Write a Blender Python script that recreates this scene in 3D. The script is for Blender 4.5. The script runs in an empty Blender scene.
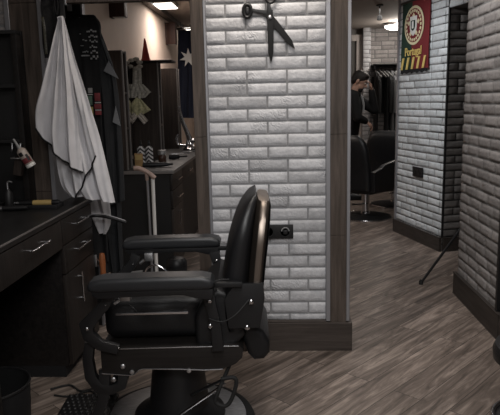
import bpy, bmesh, math, random
from mathutils import Vector, Matrix
from math import sin, cos, pi, radians
random.seed(7)
SC = bpy.context.scene
COL = SC.collection

# ---------------------------------------------------------------- materials
def lin(c):
    return tuple(((v/255)/12.92 if v/255 <= .04045 else ((v/255+.055)/1.055)**2.4) for v in c)

def mat(name, rgb, rough=.6, metal=0., noise=0., nscale=20., bump=0., bscale=60., stretch=(1,1,1), spec=.5, coat=0.):
    m = bpy.data.materials.new(name); m.use_nodes = True
    nt = m.node_tree; N = nt.nodes; L = nt.links
    b = N['Principled BSDF']
    b.inputs['Base Color'].default_value = (*rgb, 1)
    b.inputs['Roughness'].default_value = rough
    b.inputs['Metallic'].default_value = metal
    b.inputs['Specular IOR Level'].default_value = spec
    b.inputs['Coat Weight'].default_value = coat
    if noise or bump:
        tc = N.new('ShaderNodeTexCoord'); mp = N.new('ShaderNodeMapping')
        mp.inputs['Scale'].default_value = stretch
        L.new(tc.outputs['Object'], mp.inputs['Vector'])
    if noise:
        n = N.new('ShaderNodeTexNoise'); n.inputs['Scale'].default_value = nscale; n.inputs['Detail'].default_value = 6
        L.new(mp.outputs[0], n.inputs['Vector'])
        r = N.new('ShaderNodeValToRGB')
        lo = tuple(max(0, v*(1-noise)) for v in rgb); hi = tuple(min(1, v*(1+noise)) for v in rgb)
        r.color_ramp.elements[0].position = .3; r.color_ramp.elements[1].position = .7
        r.color_ramp.elements[0].color = (*lo, 1); r.color_ramp.elements[1].color = (*hi, 1)
        L.new(n.outputs['Fac'], r.inputs['Fac']); L.new(r.outputs['Color'], b.inputs['Base Color'])
    if bump:
        n2 = N.new('ShaderNodeTexNoise'); n2.inputs['Scale'].default_value = bscale; n2.inputs['Detail'].default_value = 5
        L.new(mp.outputs[0], n2.inputs['Vector'])
        bp = N.new('ShaderNodeBump'); bp.inputs['Strength'].default_value = bump; bp.inputs['Distance'].default_value = .01
        L.new(n2.outputs['Fac'], bp.inputs['Height']); L.new(bp.outputs['Normal'], b.inputs['Normal'])
    return m

def emit(name, rgb, s):
    m = bpy.data.materials.new(name); m.use_nodes = True
    b = m.node_tree.nodes['Principled BSDF']
    b.inputs['Base Color'].default_value = (.8, .8, .8, 1)
    b.inputs['Emission Color'].default_value = (*rgb, 1); b.inputs['Emission Strength'].default_value = s
    return m

def brick_mat(name, rgb):
    """painted plaster bricks: per-brick tint attribute, fine grain and combed scratches in the bump"""
    m = bpy.data.materials.new(name); m.use_nodes = True
    nt = m.node_tree; N = nt.nodes; L = nt.links; b = N['Principled BSDF']
    b.inputs['Roughness'].default_value = .8; b.inputs['Specular IOR Level'].default_value = .25
    at = N.new('ShaderNodeAttribute'); at.attribute_name = 'tint'
    tc = N.new('ShaderNodeTexCoord')
    n = N.new('ShaderNodeTexNoise'); n.inputs['Scale'].default_value = 28; n.inputs['Detail'].default_value = 8; n.inputs['Roughness'].default_value = .7
    L.new(tc.outputs['Object'], n.inputs['Vector'])
    r = N.new('ShaderNodeMapRange'); r.inputs['From Min'].default_value = .3; r.inputs['From Max'].default_value = .7
    r.inputs['To Min'].default_value = .78; r.inputs['To Max'].default_value = 1.08
    L.new(n.outputs['Fac'], r.inputs['Value'])
    mu = N.new('ShaderNodeMath'); mu.operation = 'MULTIPLY'
    L.new(at.outputs['Fac'], mu.inputs[0]); L.new(r.outputs[0], mu.inputs[1])
    mx = N.new('ShaderNodeVectorMath'); mx.operation = 'SCALE'; mx.inputs[0].default_value = rgb
    L.new(mu.outputs[0], mx.inputs['Scale']); L.new(mx.outputs[0], b.inputs['Base Color'])
    w = N.new('ShaderNodeTexWave'); w.wave_type = 'BANDS'; w.bands_direction = 'DIAGONAL'
    w.inputs['Scale'].default_value = 26; w.inputs['Distortion'].default_value = 14; w.inputs['Detail'].default_value = 3; w.inputs['Detail Scale'].default_value = 1.2
    L.new(tc.outputs['Object'], w.inputs['Vector'])
    n3 = N.new('ShaderNodeTexNoise'); n3.inputs['Scale'].default_value = 7
    L.new(tc.outputs['Object'], n3.inputs['Vector'])
    gt = N.new('ShaderNodeMapRange'); gt.inputs['From Min'].default_value = .55; gt.inputs['From Max'].default_value = .72
    L.new(n3.outputs['Fac'], gt.inputs['Value'])
    mw = N.new('ShaderNodeMath'); mw.operation = 'MULTIPLY'; L.new(w.outputs['Fac'], mw.inputs[0]); L.new(gt.outputs[0], mw.inputs[1])
    ad = N.new('ShaderNodeMath'); ad.operation = 'ADD'; L.new(mw.outputs[0], ad.inputs[0])
    n4 = N.new('ShaderNodeTexNoise'); n4.inputs['Scale'].default_value = 75; n4.inputs['Detail'].default_value = 5
    L.new(tc.outputs['Object'], n4.inputs['Vector']); L.new(n4.outputs['Fac'], ad.inputs[1])
    bp = N.new('ShaderNodeBump'); bp.inputs['Strength'].default_value = .6; bp.inputs['Distance'].default_value = .006
    L.new(ad.outputs[0], bp.inputs['Height']); L.new(bp.outputs['Normal'], b.inputs['Normal'])
    return m

def wood_mat(name, c0, c1, rough=.55, axis='Z', scale=1., bump=.25):
    m = bpy.data.materials.new(name); m.use_nodes = True
    nt = m.node_tree; N = nt.nodes; L = nt.links; b = N['Principled BSDF']
    b.inputs['Roughness'].default_value = rough; b.inputs['Specular IOR Level'].default_value = .35
    tc = N.new('ShaderNodeTexCoord'); mp = N.new('ShaderNodeMapping')
    s = {'Z': (26, 26, 1.6), 'X': (1.6, 26, 26), 'Y': (26, 1.6, 26)}[axis]
    mp.inputs['Scale'].default_value = tuple(v*scale for v in s)
    L.new(tc.outputs['Object'], mp.inputs['Vector'])
    n = N.new('ShaderNodeTexNoise'); n.inputs['Scale'].default_value = 1.6; n.inputs['Detail'].default_value = 9; n.inputs['Roughness'].default_value = .65; n.inputs['Distortion'].default_value = .6
    L.new(mp.outputs[0], n.inputs['Vector'])
    r = N.new('ShaderNodeValToRGB'); r.color_ramp.elements[0].position = .32; r.color_ramp.elements[1].position = .7
    r.color_ramp.elements[0].color = (*c0, 1); r.color_ramp.elements[1].color = (*c1, 1)
    L.new(n.outputs['Fac'], r.inputs['Fac']); L.new(r.outputs['Color'], b.inputs['Base Color'])
    bp = N.new('ShaderNodeBump'); bp.inputs['Strength'].default_value = bump; bp.inputs['Distance'].default_value = .004
    L.new(n.outputs['Fac'], bp.inputs['Height']); L.new(bp.outputs['Normal'], b.inputs['Normal'])
    return m

def floor_mat():
    m = bpy.data.materials.new('floor_planks'); m.use_nodes = True
    nt = m.node_tree; N = nt.nodes; L = nt.links; b = N['Principled BSDF']
    b.inputs['Specular IOR Level'].default_value = .4
    tc = N.new('ShaderNodeTexCoord'); mp = N.new('ShaderNodeMapping')
    mp.inputs['Rotation'].default_value = (0, 0, radians(-48))
    L.new(tc.outputs['Object'], mp.inputs['Vector'])
    br = N.new('ShaderNodeTexBrick'); br.offset = .37; br.inputs['Scale'].default_value = 1
    br.inputs['Brick Width'].default_value = 1.15; br.inputs['Row Height'].default_value = .135
    br.inputs['Mortar Size'].default_value = .0016; br.inputs['Mortar Smooth'].default_value = .3; br.inputs['Bias'].default_value = 0
    br.inputs['Color1'].default_value = (0, 0, 0, 1); br.inputs['Color2'].default_value = (1, 1, 1, 1); br.inputs['Mortar'].default_value = (.5, .5, .5, 1)
    L.new(mp.outputs[0], br.inputs['Vector'])
    # shift the grain on every plank
    off = N.new('ShaderNodeVectorMath'); off.operation = 'SCALE'; off.inputs['Scale'].default_value = 7.
    L.new(br.outputs['Color'], off.inputs[0])
    av = N.new('ShaderNodeVectorMath'); av.operation = 'ADD'; L.new(mp.outputs[0], av.inputs[0]); L.new(off.outputs[0], av.inputs[1])
    m2 = N.new('ShaderNodeMapping'); m2.inputs['Scale'].default_value = (1.7, 15, 4)
    L.new(av.outputs[0], m2.inputs['Vector'])
    n = N.new('ShaderNodeTexNoise'); n.inputs['Scale'].default_value = 1.5; n.inputs['Detail'].default_value = 10; n.inputs['Roughness'].default_value = .68; n.inputs['Distortion'].default_value = .9
    L.new(m2.outputs[0], n.inputs['Vector'])
    r = N.new('ShaderNodeValToRGB'); e = r.color_ramp.elements
    e[0].position = .3; e[0].color = (*FL0, 1); e[1].position = .72; e[1].color = (*FL2, 1)
    k = e.new(.5); k.color = (*FL1, 1)
    L.new(n.outputs['Fac'], r.inputs['Fac'])
    # per plank brightness
    sp = N.new('ShaderNodeSeparateColor'); L.new(br.outputs['Color'], sp.inputs[0])
    mr = N.new('ShaderNodeMapRange'); mr.inputs['To Min'].default_value = .8; mr.inputs['To Max'].default_value = 1.15
    L.new(sp.outputs[0], mr.inputs['Value'])
    sc = N.new('ShaderNodeVectorMath'); sc.operation = 'SCALE'; L.new(r.outputs['Color'], sc.inputs[0]); L.new(mr.outputs[0], sc.inputs['Scale'])
    gap = N.new('ShaderNodeMixRGB'); gap.inputs['Color2'].default_value = (.012, .01, .009, 1)
    L.new(sc.outputs[0], gap.inputs['Color1']); L.new(br.outputs['Fac'], gap.inputs['Fac'])
    L.new(gap.outputs[0], b.inputs['Base Color'])
    rr = N.new('ShaderNodeMapRange'); rr.inputs['To Min'].default_value = .42; rr.inputs['To Max'].default_value = .62
    L.new(n.outputs['Fac'], rr.inputs['Value']); L.new(rr.outputs[0], b.inputs['Roughness'])
    bp = N.new('ShaderNodeBump'); bp.inputs['Strength'].default_value = .3; bp.inputs['Distance'].default_value = .003
    sb = N.new('ShaderNodeMath'); sb.operation = 'SUBTRACT'; L.new(n.outputs['Fac'], sb.inputs[0]); L.new(br.outputs['Fac'], sb.inputs[1])
    L.new(sb.outputs[0], bp.inputs['Height']); L.new(bp.outputs['Normal'], b.inputs['Normal'])
    return m

FL0 = (.045, .035, .029); FL1 = (.175, .139, .117); FL2 = (.43, .355, .305)
M = {}
M['floor'] = floor_mat()
M['brick_white'] = brick_mat('white_painted_brick', (.68, .68, .70))
M['brick_cool'] = brick_mat('cool_white_brick', (.60, .63, .65))
M['brick_warm'] = brick_mat('warm_grey_brick', (.43, .40, .39))
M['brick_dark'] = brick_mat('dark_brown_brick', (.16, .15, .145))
M['mortar_black'] = mat('black_mortar', (.05, .05, .05), .9)
M['stud'] = mat('worn_stud', (.06, .06, .06), .4, .5)
M['zip_gold'] = mat('dull_zip', (.13, .12, .08), .5, .5)
M['brick_shade'] = brick_mat('shaded_white_brick', (.275, .26, .255))  # white brick of the near right wall, its weaker light put into the colour
M['mortar'] = mat('grey_mortar', (.26, .26, .265), .9, bump=.4, bscale=120)
M['mortar_dark'] = mat('dark_grey_mortar', (.17, .17, .17), .9, bump=.4, bscale=120)
M['plaster'] = mat('beige_plaster', (.62, .50, .42), .8, noise=.06, nscale=3, bump=.1, bscale=30)
M['plaster_grey'] = mat('grey_plaster', (.20, .19, .185), .8, noise=.08, nscale=3, bump=.1, bscale=30)
M['ceiling'] = mat('ceiling_paint', (.34, .30, .27), .85, noise=.05, nscale=2)
M['post'] = wood_mat('grey_brown_cladding', (.038, .029, .023), (.122, .095, .079))
M['post_dark'] = wood_mat('dark_brown_cladding', (.060, .047, .040), (.115, .094, .082))
M['skirt'] = wood_mat('skirting_brown', (.042, .033, .028), (.085, .069, .060), axis='X')
M['skirt_dark'] = wood_mat('skirting_dark', (.022, .018, .016), (.05, .042, .037), axis='Y')
M['alu'] = mat('aluminium_trim', (.33, .33, .35), .45, .6)
M['desk'] = wood_mat('black_brown_desk', (.009, .008, .008), (.022, .019, .018), rough=.42, axis='Y')
M['desk_front'] = wood_mat('dark_drawer_front', (.010, .0085, .008), (.030, .024, .021), rough=.45, axis='Z')
M['counter'] = mat('black_counter', (.015, .0145, .0145), .36, noise=.35, nscale=9, bump=.06, bscale=200)
M['edge'] = mat('counter_edge', (.16, .15, .145), .4)
M['partition'] = wood_mat('brown_partition', (.024, .018, .015), (.058, .043, .036))
M['black_board'] = mat('black_board', (.008, .008, .0085), .55, noise=.2, nscale=6)
M['leather'] = mat('black_leather', (.009, .009, .010), .40, bump=.12, bscale=260, spec=.42)
M['leather_arm'] = mat('arm_pad_leather', (.017, .018, .020), .42, bump=.06, bscale=240, spec=.5)
M['black'] = mat('black_plastic', (.009, .009, .010), .45)
M['black_matt'] = mat('black_matt', (.007, .007, .008), .8)
M['frame'] = wood_mat('chair_frame_lacquer', (.010, .009, .0085), (.022, .019, .018), rough=.36, axis='X', bump=.05)
M['chrome'] = mat('chrome', (.62, .62, .64), .18, 1.)
M['steel'] = mat('brushed_steel', (.55, .55, .56), .42, 1., noise=.25, nscale=30, stretch=(1, 10, 1))
M['bronze'] = mat('bronze_band', (.25, .21, .18), .42, 1.)
M['rubber'] = mat('black_rubber', (.012, .012, .012), .75, bump=.2)
M['white_cloth'] = mat('white_cape_cloth', (.66, .65, .67), .8, noise=.07, nscale=14, bump=.18, bscale=40)
M['black_cloth'] = mat('black_cloth', (.008, .008, .009), .9, bump=.3, bscale=60)
M['navy_cloth'] = mat('charcoal_cloth', (.010, .011, .013), .85, bump=.3, bscale=60)
M['grey_cloth'] = mat('grey_cloth', (.16, .165, .175), .85, bump=.3, bscale=60)
M['pale_cloth'] = mat('pale_grey_cloth', (.52, .53, .54), .85, bump=.2, bscale=60)
M['print'] = mat('pale_print', (.33, .33, .33), .8)
M['red'] = mat('red_print', (.16, .022, .028), .7, noise=.2)
M['yellow'] = mat('ochre_print', (.30, .25, .08), .7, noise=.1)
M['green_print'] = mat('green_print', (.07, .12, .09), .7)
M['white'] = mat('white_plastic', (.78, .76, .73), .4)
M['tan'] = mat('tan_handle', (.42, .30, .25), .5, noise=.15)
M['orange'] = mat('orange_wood_handle', (.30, .10, .035), .45, noise=.15, stretch=(1, 1, .2))
M['gold'] = mat('yellow_band', (.48, .34, .13), .45)
M['flag_green'] = mat('flag_green', (.008, .032, .020), .85, bump=.2, bscale=200)
M['flag_red'] = mat('flag_red', (.135, .010, .014), .85, bump=.2, bscale=200)
M['flag_yellow'] = mat('flag_yellow', (.62, .47, .15), .8)
M['flag_cream'] = mat('flag_cream', (.60, .55, .36), .8)
M['flag_white'] = mat('flag_white', (.62, .62, .60), .8)
M['flag_blue'] = mat('flag_blue', (.012, .022, .07), .85)
M['aus_blue'] = mat('ensign_blue', (.007, .011, .028), .85, bump=.2, bscale=80)
M['skin'] = mat('skin', (.50, .31, .24), .55, noise=.06, nscale=30)
M['hair'] = mat('dark_hair', (.012, .009, .008), .6, bump=.5, bscale=150)
M['note_grey'] = mat('grey_banknote', (.46, .44, .39), .7, noise=.35, nscale=60)
M['note_yellow'] = mat('yellow_banknote', (.56, .53, .32), .7, noise=.3, nscale=60)
M['note_pink'] = mat('pale_banknote', (.60, .54, .48), .7, noise=.35, nscale=60)
M['conered'] = mat('red_felt', (.35, .05, .04), .85, noise=.1)
M['sconce'] = wood_mat('sconce_wood', (.028, .012, .009), (.065, .03, .022))
M['cupboard'] = mat('door_frame_paint', (.50, .46, .44), .6)
M['door'] = mat('door_leaf', (.10, .095, .09), .6)
M['mirror'] = mat('mirror_glass', (.75, .76, .77), .03, 1.)
M['lamp'] = emit('lamp_diffuser', (1, .93, .84), 7.)
M['lamp_off'] = emit('front_lamp_diffuser', (1, .97, .93), 4.)
M['amber'] = mat('amber_carton', (.36, .22, .09), .6, noise=.2)
M['concrete'] = mat('grey_plastic', (.25, .25, .25), .5)

# ---------------------------------------------------------------- mesh helpers
def smooth_by_angle(me, deg=38):
    bm = bmesh.new(); bm.from_mesh(me)
    for f in bm.faces: f.smooth = True
    for e in bm.edges:
        if len(e.link_faces) == 2 and e.calc_face_angle(0) > radians(deg): e.smooth = False
    bm.to_mesh(me); bm.free()

def obj(name, bm, m, parent=None, smooth=True, loc=None, label=None):
    me = bpy.data.meshes.new(name)
    bmesh.ops.recalc_face_normals(bm, faces=bm.faces[:])
    bm.to_mesh(me); bm.free()
    for k in (m if isinstance(m, (list, tuple)) else [m]): me.materials.append(k)
    if smooth: smooth_by_angle(me)
    o = bpy.data.objects.new(name, me); COL.objects.link(o)
    if parent is not None: o.parent = parent
    if loc is not None: o.location = loc
    if label: o['label'] = label
    return o

def thing(name, label, cat, loc=(0, 0, 0), rz=0, group=None):
    o = bpy.data.objects.new(name, None); COL.objects.link(o); o.empty_display_size = .05
    o.location = loc; o.rotation_euler = (0, 0, rz)
    o['label'] = label; o['category'] = cat
    if group: o['group'] = group
    return o

def tag(o, label, cat, group=None):
    o['label'] = label; o['category'] = cat
    if group: o['group'] = group
    return o

def struct(name, bm, m, smooth=False):
    o = obj(name, bm, m, None, smooth); o['kind'] = 'structure'; return o

def dup(root, loc=None, rz=None, label=None):
    r = root.copy(); COL.objects.link(r)
    if loc is not None: r.location = loc
    if rz is not None: r.rotation_euler = (0, 0, rz)
    if label: r['label'] = label
    for ch in list(root.children):
        c = ch.copy(); COL.objects.link(c); c.parent = r
        for g in ch.children:
            d = g.copy(); COL.objects.link(d); d.parent = c
    return r

def NB(): return bmesh.new()

def merge(bm, t, mx=None, mi=0):
    vm = {}
    for v in t.verts: vm[v] = bm.verts.new(mx @ v.co if mx else v.co)
    for f in t.faces:
        try:
            g = bm.faces.new([vm[v] for v in f.verts]); g.material_index = mi if mi else f.material_index
        except ValueError: pass
    t.free()

def box(bm, lo, hi, bev=0., mi=0, seg=2, mx=None):
    t = NB(); bmesh.ops.create_cube(t, size=1)
    for v in t.verts:
        v.co = Vector([(lo[i]+hi[i])/2 + v.co[i]*(hi[i]-lo[i]) for i in range(3)])
    if bev: bmesh.ops.bevel(t, geom=t.edges[:], offset=bev, segments=seg, profile=.6, affect='EDGES')
    merge(bm, t, mx, mi)

def prism(bm, pts, a0, a1, axis='y', bev=0., mi=0, seg=2, mx=None):
    """extrude an outline; axis y: pts are (x,z); axis x: (y,z); axis z: (x,y)"""
    def P(p, a): return {'y': (p[0], a, p[1]), 'x': (a, p[0], p[1]), 'z': (p[0], p[1], a)}[axis]
    t = NB()
    A = [t.verts.new(P(p, a0)) for p in pts]; B = [t.verts.new(P(p, a1)) for p in pts]
    n = len(pts)
    f0 = t.faces.new(A); f1 = t.faces.new(B[::-1])
    for i in range(n): t.faces.new([A[i], B[i], B[(i+1) % n], A[(i+1) % n]])
    bmesh.ops.recalc_face_normals(t, faces=t.faces[:])
    if bev:
        ed = [e for e in t.edges if (f0 in e.link_faces or f1 in e.link_faces)]
        bmesh.ops.bevel(t, geom=ed, offset=bev, segments=seg, profile=.6, affect='EDGES', clamp_overlap=True)
    merge(bm, t, mx, mi)

def frames(pts):
    T = []
    for i in range(len(pts)):
        a = pts[max(0, i-1)]; b = pts[min(len(pts)-1, i+1)]
        T.append((b-a).normalized())
    u = Vector((0, 0, 1)) if abs(T[0].z) < .9 else Vector((1, 0, 0))
    u = (u - T[0]*u.dot(T[0])).normalized()
    out = []
    for t in T:
        u = (u - t*u.dot(t))
        u = u.normalized() if u.length > 1e-6 else t.orthogonal().normalized()
        out.append((u, t.cross(u)))
    return out

def tube(bm, pts, r, n=10, mi=0, caps=True, mx=None, closed=False):
    pts = [Vector(p) for p in pts]
    if closed: pts = pts + [pts[0]]
    rr = r if isinstance(r, (list, tuple)) else [r]*len(pts)
    t = NB(); rings = []
    for p, (u, w), q in zip(pts, frames(pts), rr):
        rings.append([t.verts.new(p + u*cos(2*pi*k/n)*q + w*sin(2*pi*k/n)*q) for k in range(n)])
    for A, B in zip(rings, rings[1:]):
        for k in range(n): t.faces.new([A[k], A[(k+1) % n], B[(k+1) % n], B[k]])
    if caps and not closed: t.faces.new(rings[0][::-1]); t.faces.new(rings[-1])
    merge(bm, t, mx, mi)

def flatbar(bm, pts, w, y0, y1, bev=.004, mi=0):
    """a flat bar following a path in the xz plane, w wide, from y0 to y1"""
    P = [Vector((p[0], 0, p[1])) for p in pts]; L = []; R = []
    ww = w if isinstance(w, (list, tuple)) else [w]*len(P)
    for i, p in enumerate(P):
        d = (P[min(i+1, len(P)-1)]-P[max(i-1, 0)]).normalized(); nrm = Vector((-d.z, 0, d.x))
        L.append(p+nrm*ww[i]/2); R.append(p-nrm*ww[i]/2)
    prism(bm, [(q.x, q.z) for q in L+R[::-1]], y0, y1, 'y', bev, mi)

def lathe(bm, prof, c=(0, 0, 0), n=32, mi=0, mx=None):
    t = NB(); rings = []
    for r, z in prof:
        if r < 1e-5: rings.append([t.verts.new((c[0], c[1], c[2]+z))])
        else: rings.append([t.verts.new((c[0]+r*cos(2*pi*k/n), c[1]+r*sin(2*pi*k/n), c[2]+z)) for k in range(n)])
    for A, B in zip(rings, rings[1:]):
        if len(A) == 1 and len(B) == 1: continue
        for k in range(n):
            k2 = (k+1) % n
            if len(A) == 1: t.faces.new([A[0], B[k2], B[k]])
            elif len(B) == 1: t.faces.new([A[k], A[k2], B[0]])
            else: t.faces.new([A[k], A[k2], B[k2], B[k]])
    if len(rings[0]) > 1: t.faces.new(rings[0][::-1])
    if len(rings[-1]) > 1: t.faces.new(rings[-1])
    merge(bm, t, mx, mi)

def ball(bm, c, r, mi=0, u=16, v=10, mx=None):
    t = NB(); bmesh.ops.create_uvsphere(t, u_segments=u, v_segments=v, radius=1)
    rr = r if isinstance(r, (list, tuple)) else (r, r, r)
    for q in t.verts: q.co = Vector((c[0]+q.co.x*rr[0], c[1]+q.co.y*rr[1], c[2]+q.co.z*rr[2]))
    merge(bm, t, mx, mi)

def spline(pts, n=8):
    P = [Vector(p) for p in pts]; out = []
    for i in range(len(P)-1):
        p0 = P[max(i-1, 0)]; p1 = P[i]; p2 = P[i+1]; p3 = P[min(i+2, len(P)-1)]
        for k in range(n):
            t = k/n
            out.append(.5*((2*p1)+(-p0+p2)*t+(2*p0-5*p1+4*p2-p3)*t*t+(-p0+3*p1-3*p2+p3)*t**3))
    out.append(P[-1]); return out

def resample(pts, n):
    P = spline([(p[0], 0, p[1]) for p in pts], 8)
    L = [0]
    for a, b in zip(P, P[1:]): L.append(L[-1]+(b-a).length)
    out = []; j = 0
    for k in range(n):
        s = L[-1]*k/(n-1)
        while j < len(L)-2 and L[j+1] < s: j += 1
        t = (s-L[j])/max(1e-9, L[j+1]-L[j]); out.append(P[j].lerp(P[j+1], min(1, max(0, t))))
    return out

def sheet(bm, Lp, Rp, y, amp=.02, folds=4., ph=0., th=.004, nu=40, nv=40, mi=0, grow=1., jitter=.004, yb=0., hem=0.):
    """hanging cloth between a left and a right edge (xz outlines, top first), folded in depth; returns bottom edge"""
    A = resample(Lp, nv); B = resample(Rp, nv)
    F = []; Bk = []
    for j in range(nv):
        v = j/(nv-1); rowF = []; rowB = []
        for i in range(nu):
            u = i/(nu-1); p = A[j].lerp(B[j], u)
            a = amp*(.25+.75*min(1, v*1.6*grow))
            w = sin(2*pi*folds*u+ph+.8*sin(3*v+ph)) + .45*sin(2*pi*folds*1.9*u+2.1*ph+1.5*v)
            d = y + yb*v - a*w + jitter*sin(17*u+9*v)*cos(13*v-5*u+ph)
            hz = hem*sin(pi*u)*v**3; p = Vector((p.x, 0, p.z+hz)); rowF.append(bm.verts.new((p.x, d-th/2, p.z))); rowB.append(bm.verts.new((p.x, d+th/2, p.z)))
        F.append(rowF); Bk.append(rowB)
    def q(*v):
        f = bm.faces.new(v); f.material_index = mi
    for j in range(nv-1):
        for i in range(nu-1):
            q(F[j][i], F[j][i+1], F[j+1][i+1], F[j+1][i]); q(Bk[j][i], Bk[j+1][i], Bk[j+1][i+1], Bk[j][i+1])
    for j in range(nv-1):
        q(F[j][0], F[j+1][0], Bk[j+1][0], Bk[j][0]); q(F[j][-1], Bk[j][-1], Bk[j+1][-1], F[j+1][-1])
    for i in range(nu-1):
        q(F[0][i], Bk[0][i], Bk[0][i+1], F[0][i+1]); q(F[-1][i], F[-1][i+1], Bk[-1][i+1], Bk[-1][i])
    return [v.co.copy() for v in F[-1]], [r[-1].co.copy() for r in F], [r[0].co.copy() for r in F]

def brick_wall(name, p0, p1, z0, z1, thick, bm_mat, mort, blen=.2045, pitch=.0651, gap=.0085, seed=1, zoff=0., relief=.007, ends=(), pattern=None):
    """a masonry wall between p0 and p1 (seen from its right-hand side looking p0 -> p1 rotated -90), one mesh: core + bevelled bricks.
    ends: 0 and/or 1 to brick that end face too"""
    rnd = random.Random(seed)
    p0 = Vector((*p0, 0)); p1 = Vector((*p1, 0)); d = (p1-p0); Ln = d.length; d.normalize()
    nrm = Vector((d.y, -d.x, 0))       # outward = right of travel
    bm = NB(); lay = bm.loops.layers.color.new('tint')
    def core(a, b, c, e):
        t = NB(); bmesh.ops.create_cube(t, size=1)
        for v in t.verts:
            s = (v.co.x+.5)*(b-a)+a; k = (v.co.y+.5)*thick; z = (v.co.z+.5)*(e-c)+c
            v.co = p0 + d*s - nrm*k + Vector((0, 0, z))
        merge(bm, t, None, 1)
    core(0, Ln, z0, z1)
    def face(O, D, NN, L):
        row = 0; zn = z0+zoff-(pitch if zoff > 0 else 0)
        while zn < z1-.01:
            z = max(zn, z0); h = min(zn+pitch-gap, z1)-z
            s = 0 if rnd.random() < .5 else -blen*(.5 if rnd.random() < .75 else .25)
            if h < .008: zn += pitch; row += 1; continue
            if pattern: s = 0 if pattern[row % len(pattern)] == 'A' else -blen*.5
            first = True
            while s < L-.006:
                a = max(s, 0)+(.0 if s < 0 else 0); b = min(s+blen-gap, L)
                s += blen
                if b-a < .018: continue
                tint = rnd.uniform(.86, 1.06); top = relief*rnd.uniform(.75, 1.25)
                nu, nv = max(2, int((b-a)/.035)), 3
                G = []
                tilt = rnd.uniform(-.002, .002)
                for j in range(nv+1):
                    r = []
                    for i in range(nu+1):
                        uu = a+(b-a)*i/nu; vv = z+h*j/nv
                        ins = .003
                        if i == 0: uu += ins+rnd.uniform(0, .0025)
                        if i == nu: uu -= ins+rnd.uniform(0, .0025)
                        if j == 0: vv += ins+rnd.uniform(0, .0025)
                        if j == nv: vv -= ins+rnd.uniform(0, .0025)
                        dd = top + rnd.uniform(-.0016, .0016) + tilt*(j/nv-.5)*2
                        if i in (0, nu) or j in (0, nv): dd -= .0015
                        r.append(bm.verts.new(O + D*uu + NN*dd + Vector((0, 0, vv))))
                    G.append(r)
                fs = []
                for j in range(nv):
                    for i in range(nu): fs.append(bm.faces.new([G[j][i], G[j][i+1], G[j+1][i+1], G[j+1][i]]))
                rim = [(G[0][i], a+(b-a)*i/nu, z) for i in range(nu+1)] + [(G[j][nu], b, z+h*j/nv) for j in range(1, nv+1)] + \
                      [(G[nv][i], a+(b-a)*i/nu, z+h) for i in range(nu-1, -1, -1)] + [(G[j][0], a, z+h*j/nv) for j in range(nv-1, 0, -1)]
                base = [bm.verts.new(O + D*uu + NN*-.001 + Vector((0, 0, vv))) for _, uu, vv in rim]
                n = len(rim)
                for k in range(n): fs.append(bm.faces.new([rim[k][0], base[k], base[(k+1) % n], rim[(k+1) % n][0]]))
                for f in fs:
                    f.smooth = True
                    for lp in f.loops: lp[lay] = (tint, tint, tint, 1)
            zn += pitch; row += 1
    face(p0, d, nrm, Ln)
    if 1 in ends: face(p1, -nrm, d, thick)
    if 0 in ends: face(p0-nrm*thick, nrm, -d, thick)
    me = bpy.data.meshes.new(name); bm.to_mesh(me); bm.free()
    me.materials.append(bm_mat); me.materials.append(mort)
    o = bpy.data.objects.new(name, me); COL.objects.link(o); o['kind'] = 'structure'
    return o

def text_obj(name, body, size, m, parent, mx, extrude=.001, label=None):
    cu = bpy.data.curves.new(name, 'FONT'); cu.body = body; cu.size = size; cu.extrude = extrude
    cu.align_x = 'CENTER'; cu.align_y = 'CENTER'; cu.offset = size*.008
    t = bpy.data.objects.new(name, cu); COL.objects.link(t)
    bpy.context.view_layer.update()
    me = bpy.data.meshes.new_from_object(t.evaluated_get(bpy.context.evaluated_depsgraph_get()))
    bpy.data.objects.remove(t)
    me.transform(mx); me.materials.clear(); me.materials.append(m)
    o = bpy.data.objects.new(name, me); COL.objects.link(o); o.parent = parent
    if label: o['label'] = label
    return o

def remeshed(name, bm, m, parent, voxel, smooth_it=3):
    """fuse overlapping volumes into one continuous skin"""
    me = bpy.data.meshes.new(name); bm.to_mesh(me); bm.free()
    o = bpy.data.objects.new(name, me); COL.objects.link(o)
    r = o.modifiers.new('r', 'REMESH'); r.mode = 'VOXEL'; r.voxel_size = voxel
    s = o.modifiers.new('s', 'SMOOTH'); s.iterations = smooth_it; s.factor = .5
    bpy.context.view_layer.update()
    me2 = bpy.data.meshes.new_from_object(o.evaluated_get(bpy.context.evaluated_depsgraph_get()))
    o.modifiers.clear(); o.data = me2; bpy.data.meshes.remove(me)
    me2.name = name; me2.materials.clear(); me2.materials.append(m)
    for p in me2.polygons: p.use_smooth = True; p.material_index = 0
    o.parent = parent
    return o

# ---------------------------------------------------------------- the room
P = 3.10                       # plane of the brick pillar and the opening beside it
CEIL = 2.40
bm = NB(); box(bm, (-1.9, -2.2, -.08), (4.2, 9.8, 0)); struct('floor', bm, M['floor'])
bm = NB(); box(bm, (-1.9, -2.2, CEIL), (4.2, 9.8, CEIL+.1)); struct('ceiling', bm, M['ceiling'])
bm = NB(); box(bm, (-1.85, -2.1, 0), (-1.75, P+.25, CEIL)); struct('wall_left', bm, M['plaster_grey'])
bm = NB(); box(bm, (-1.85, -2.2, 0), (4.2, -2.1, CEIL)); struct('wall_back', bm, M['plaster_grey'])
bm = NB(); box(bm, (4.1, -2.1, 0), (4.2, 9.7, CEIL)); struct('wall_right', bm, M['plaster_grey'])
bm = NB(); box(bm, (-1.43, P+.25, 0), (-1.33, 9.6, CEIL)); struct('wall_passage_left', bm, M['plaster'])
# far wall: plaster on the left, brick on the right
bm = NB(); box(bm, (-1.43, 9.6, 0), (1.0, 9.7, CEIL)); struct('wall_far_left', bm, M['plaster'])
brick_wall('wall_far_right', (1.36, 9.6), (4.1, 9.6), 0, CEIL, .1, M['brick_warm'], M['mortar_dark'], seed=5)
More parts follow.
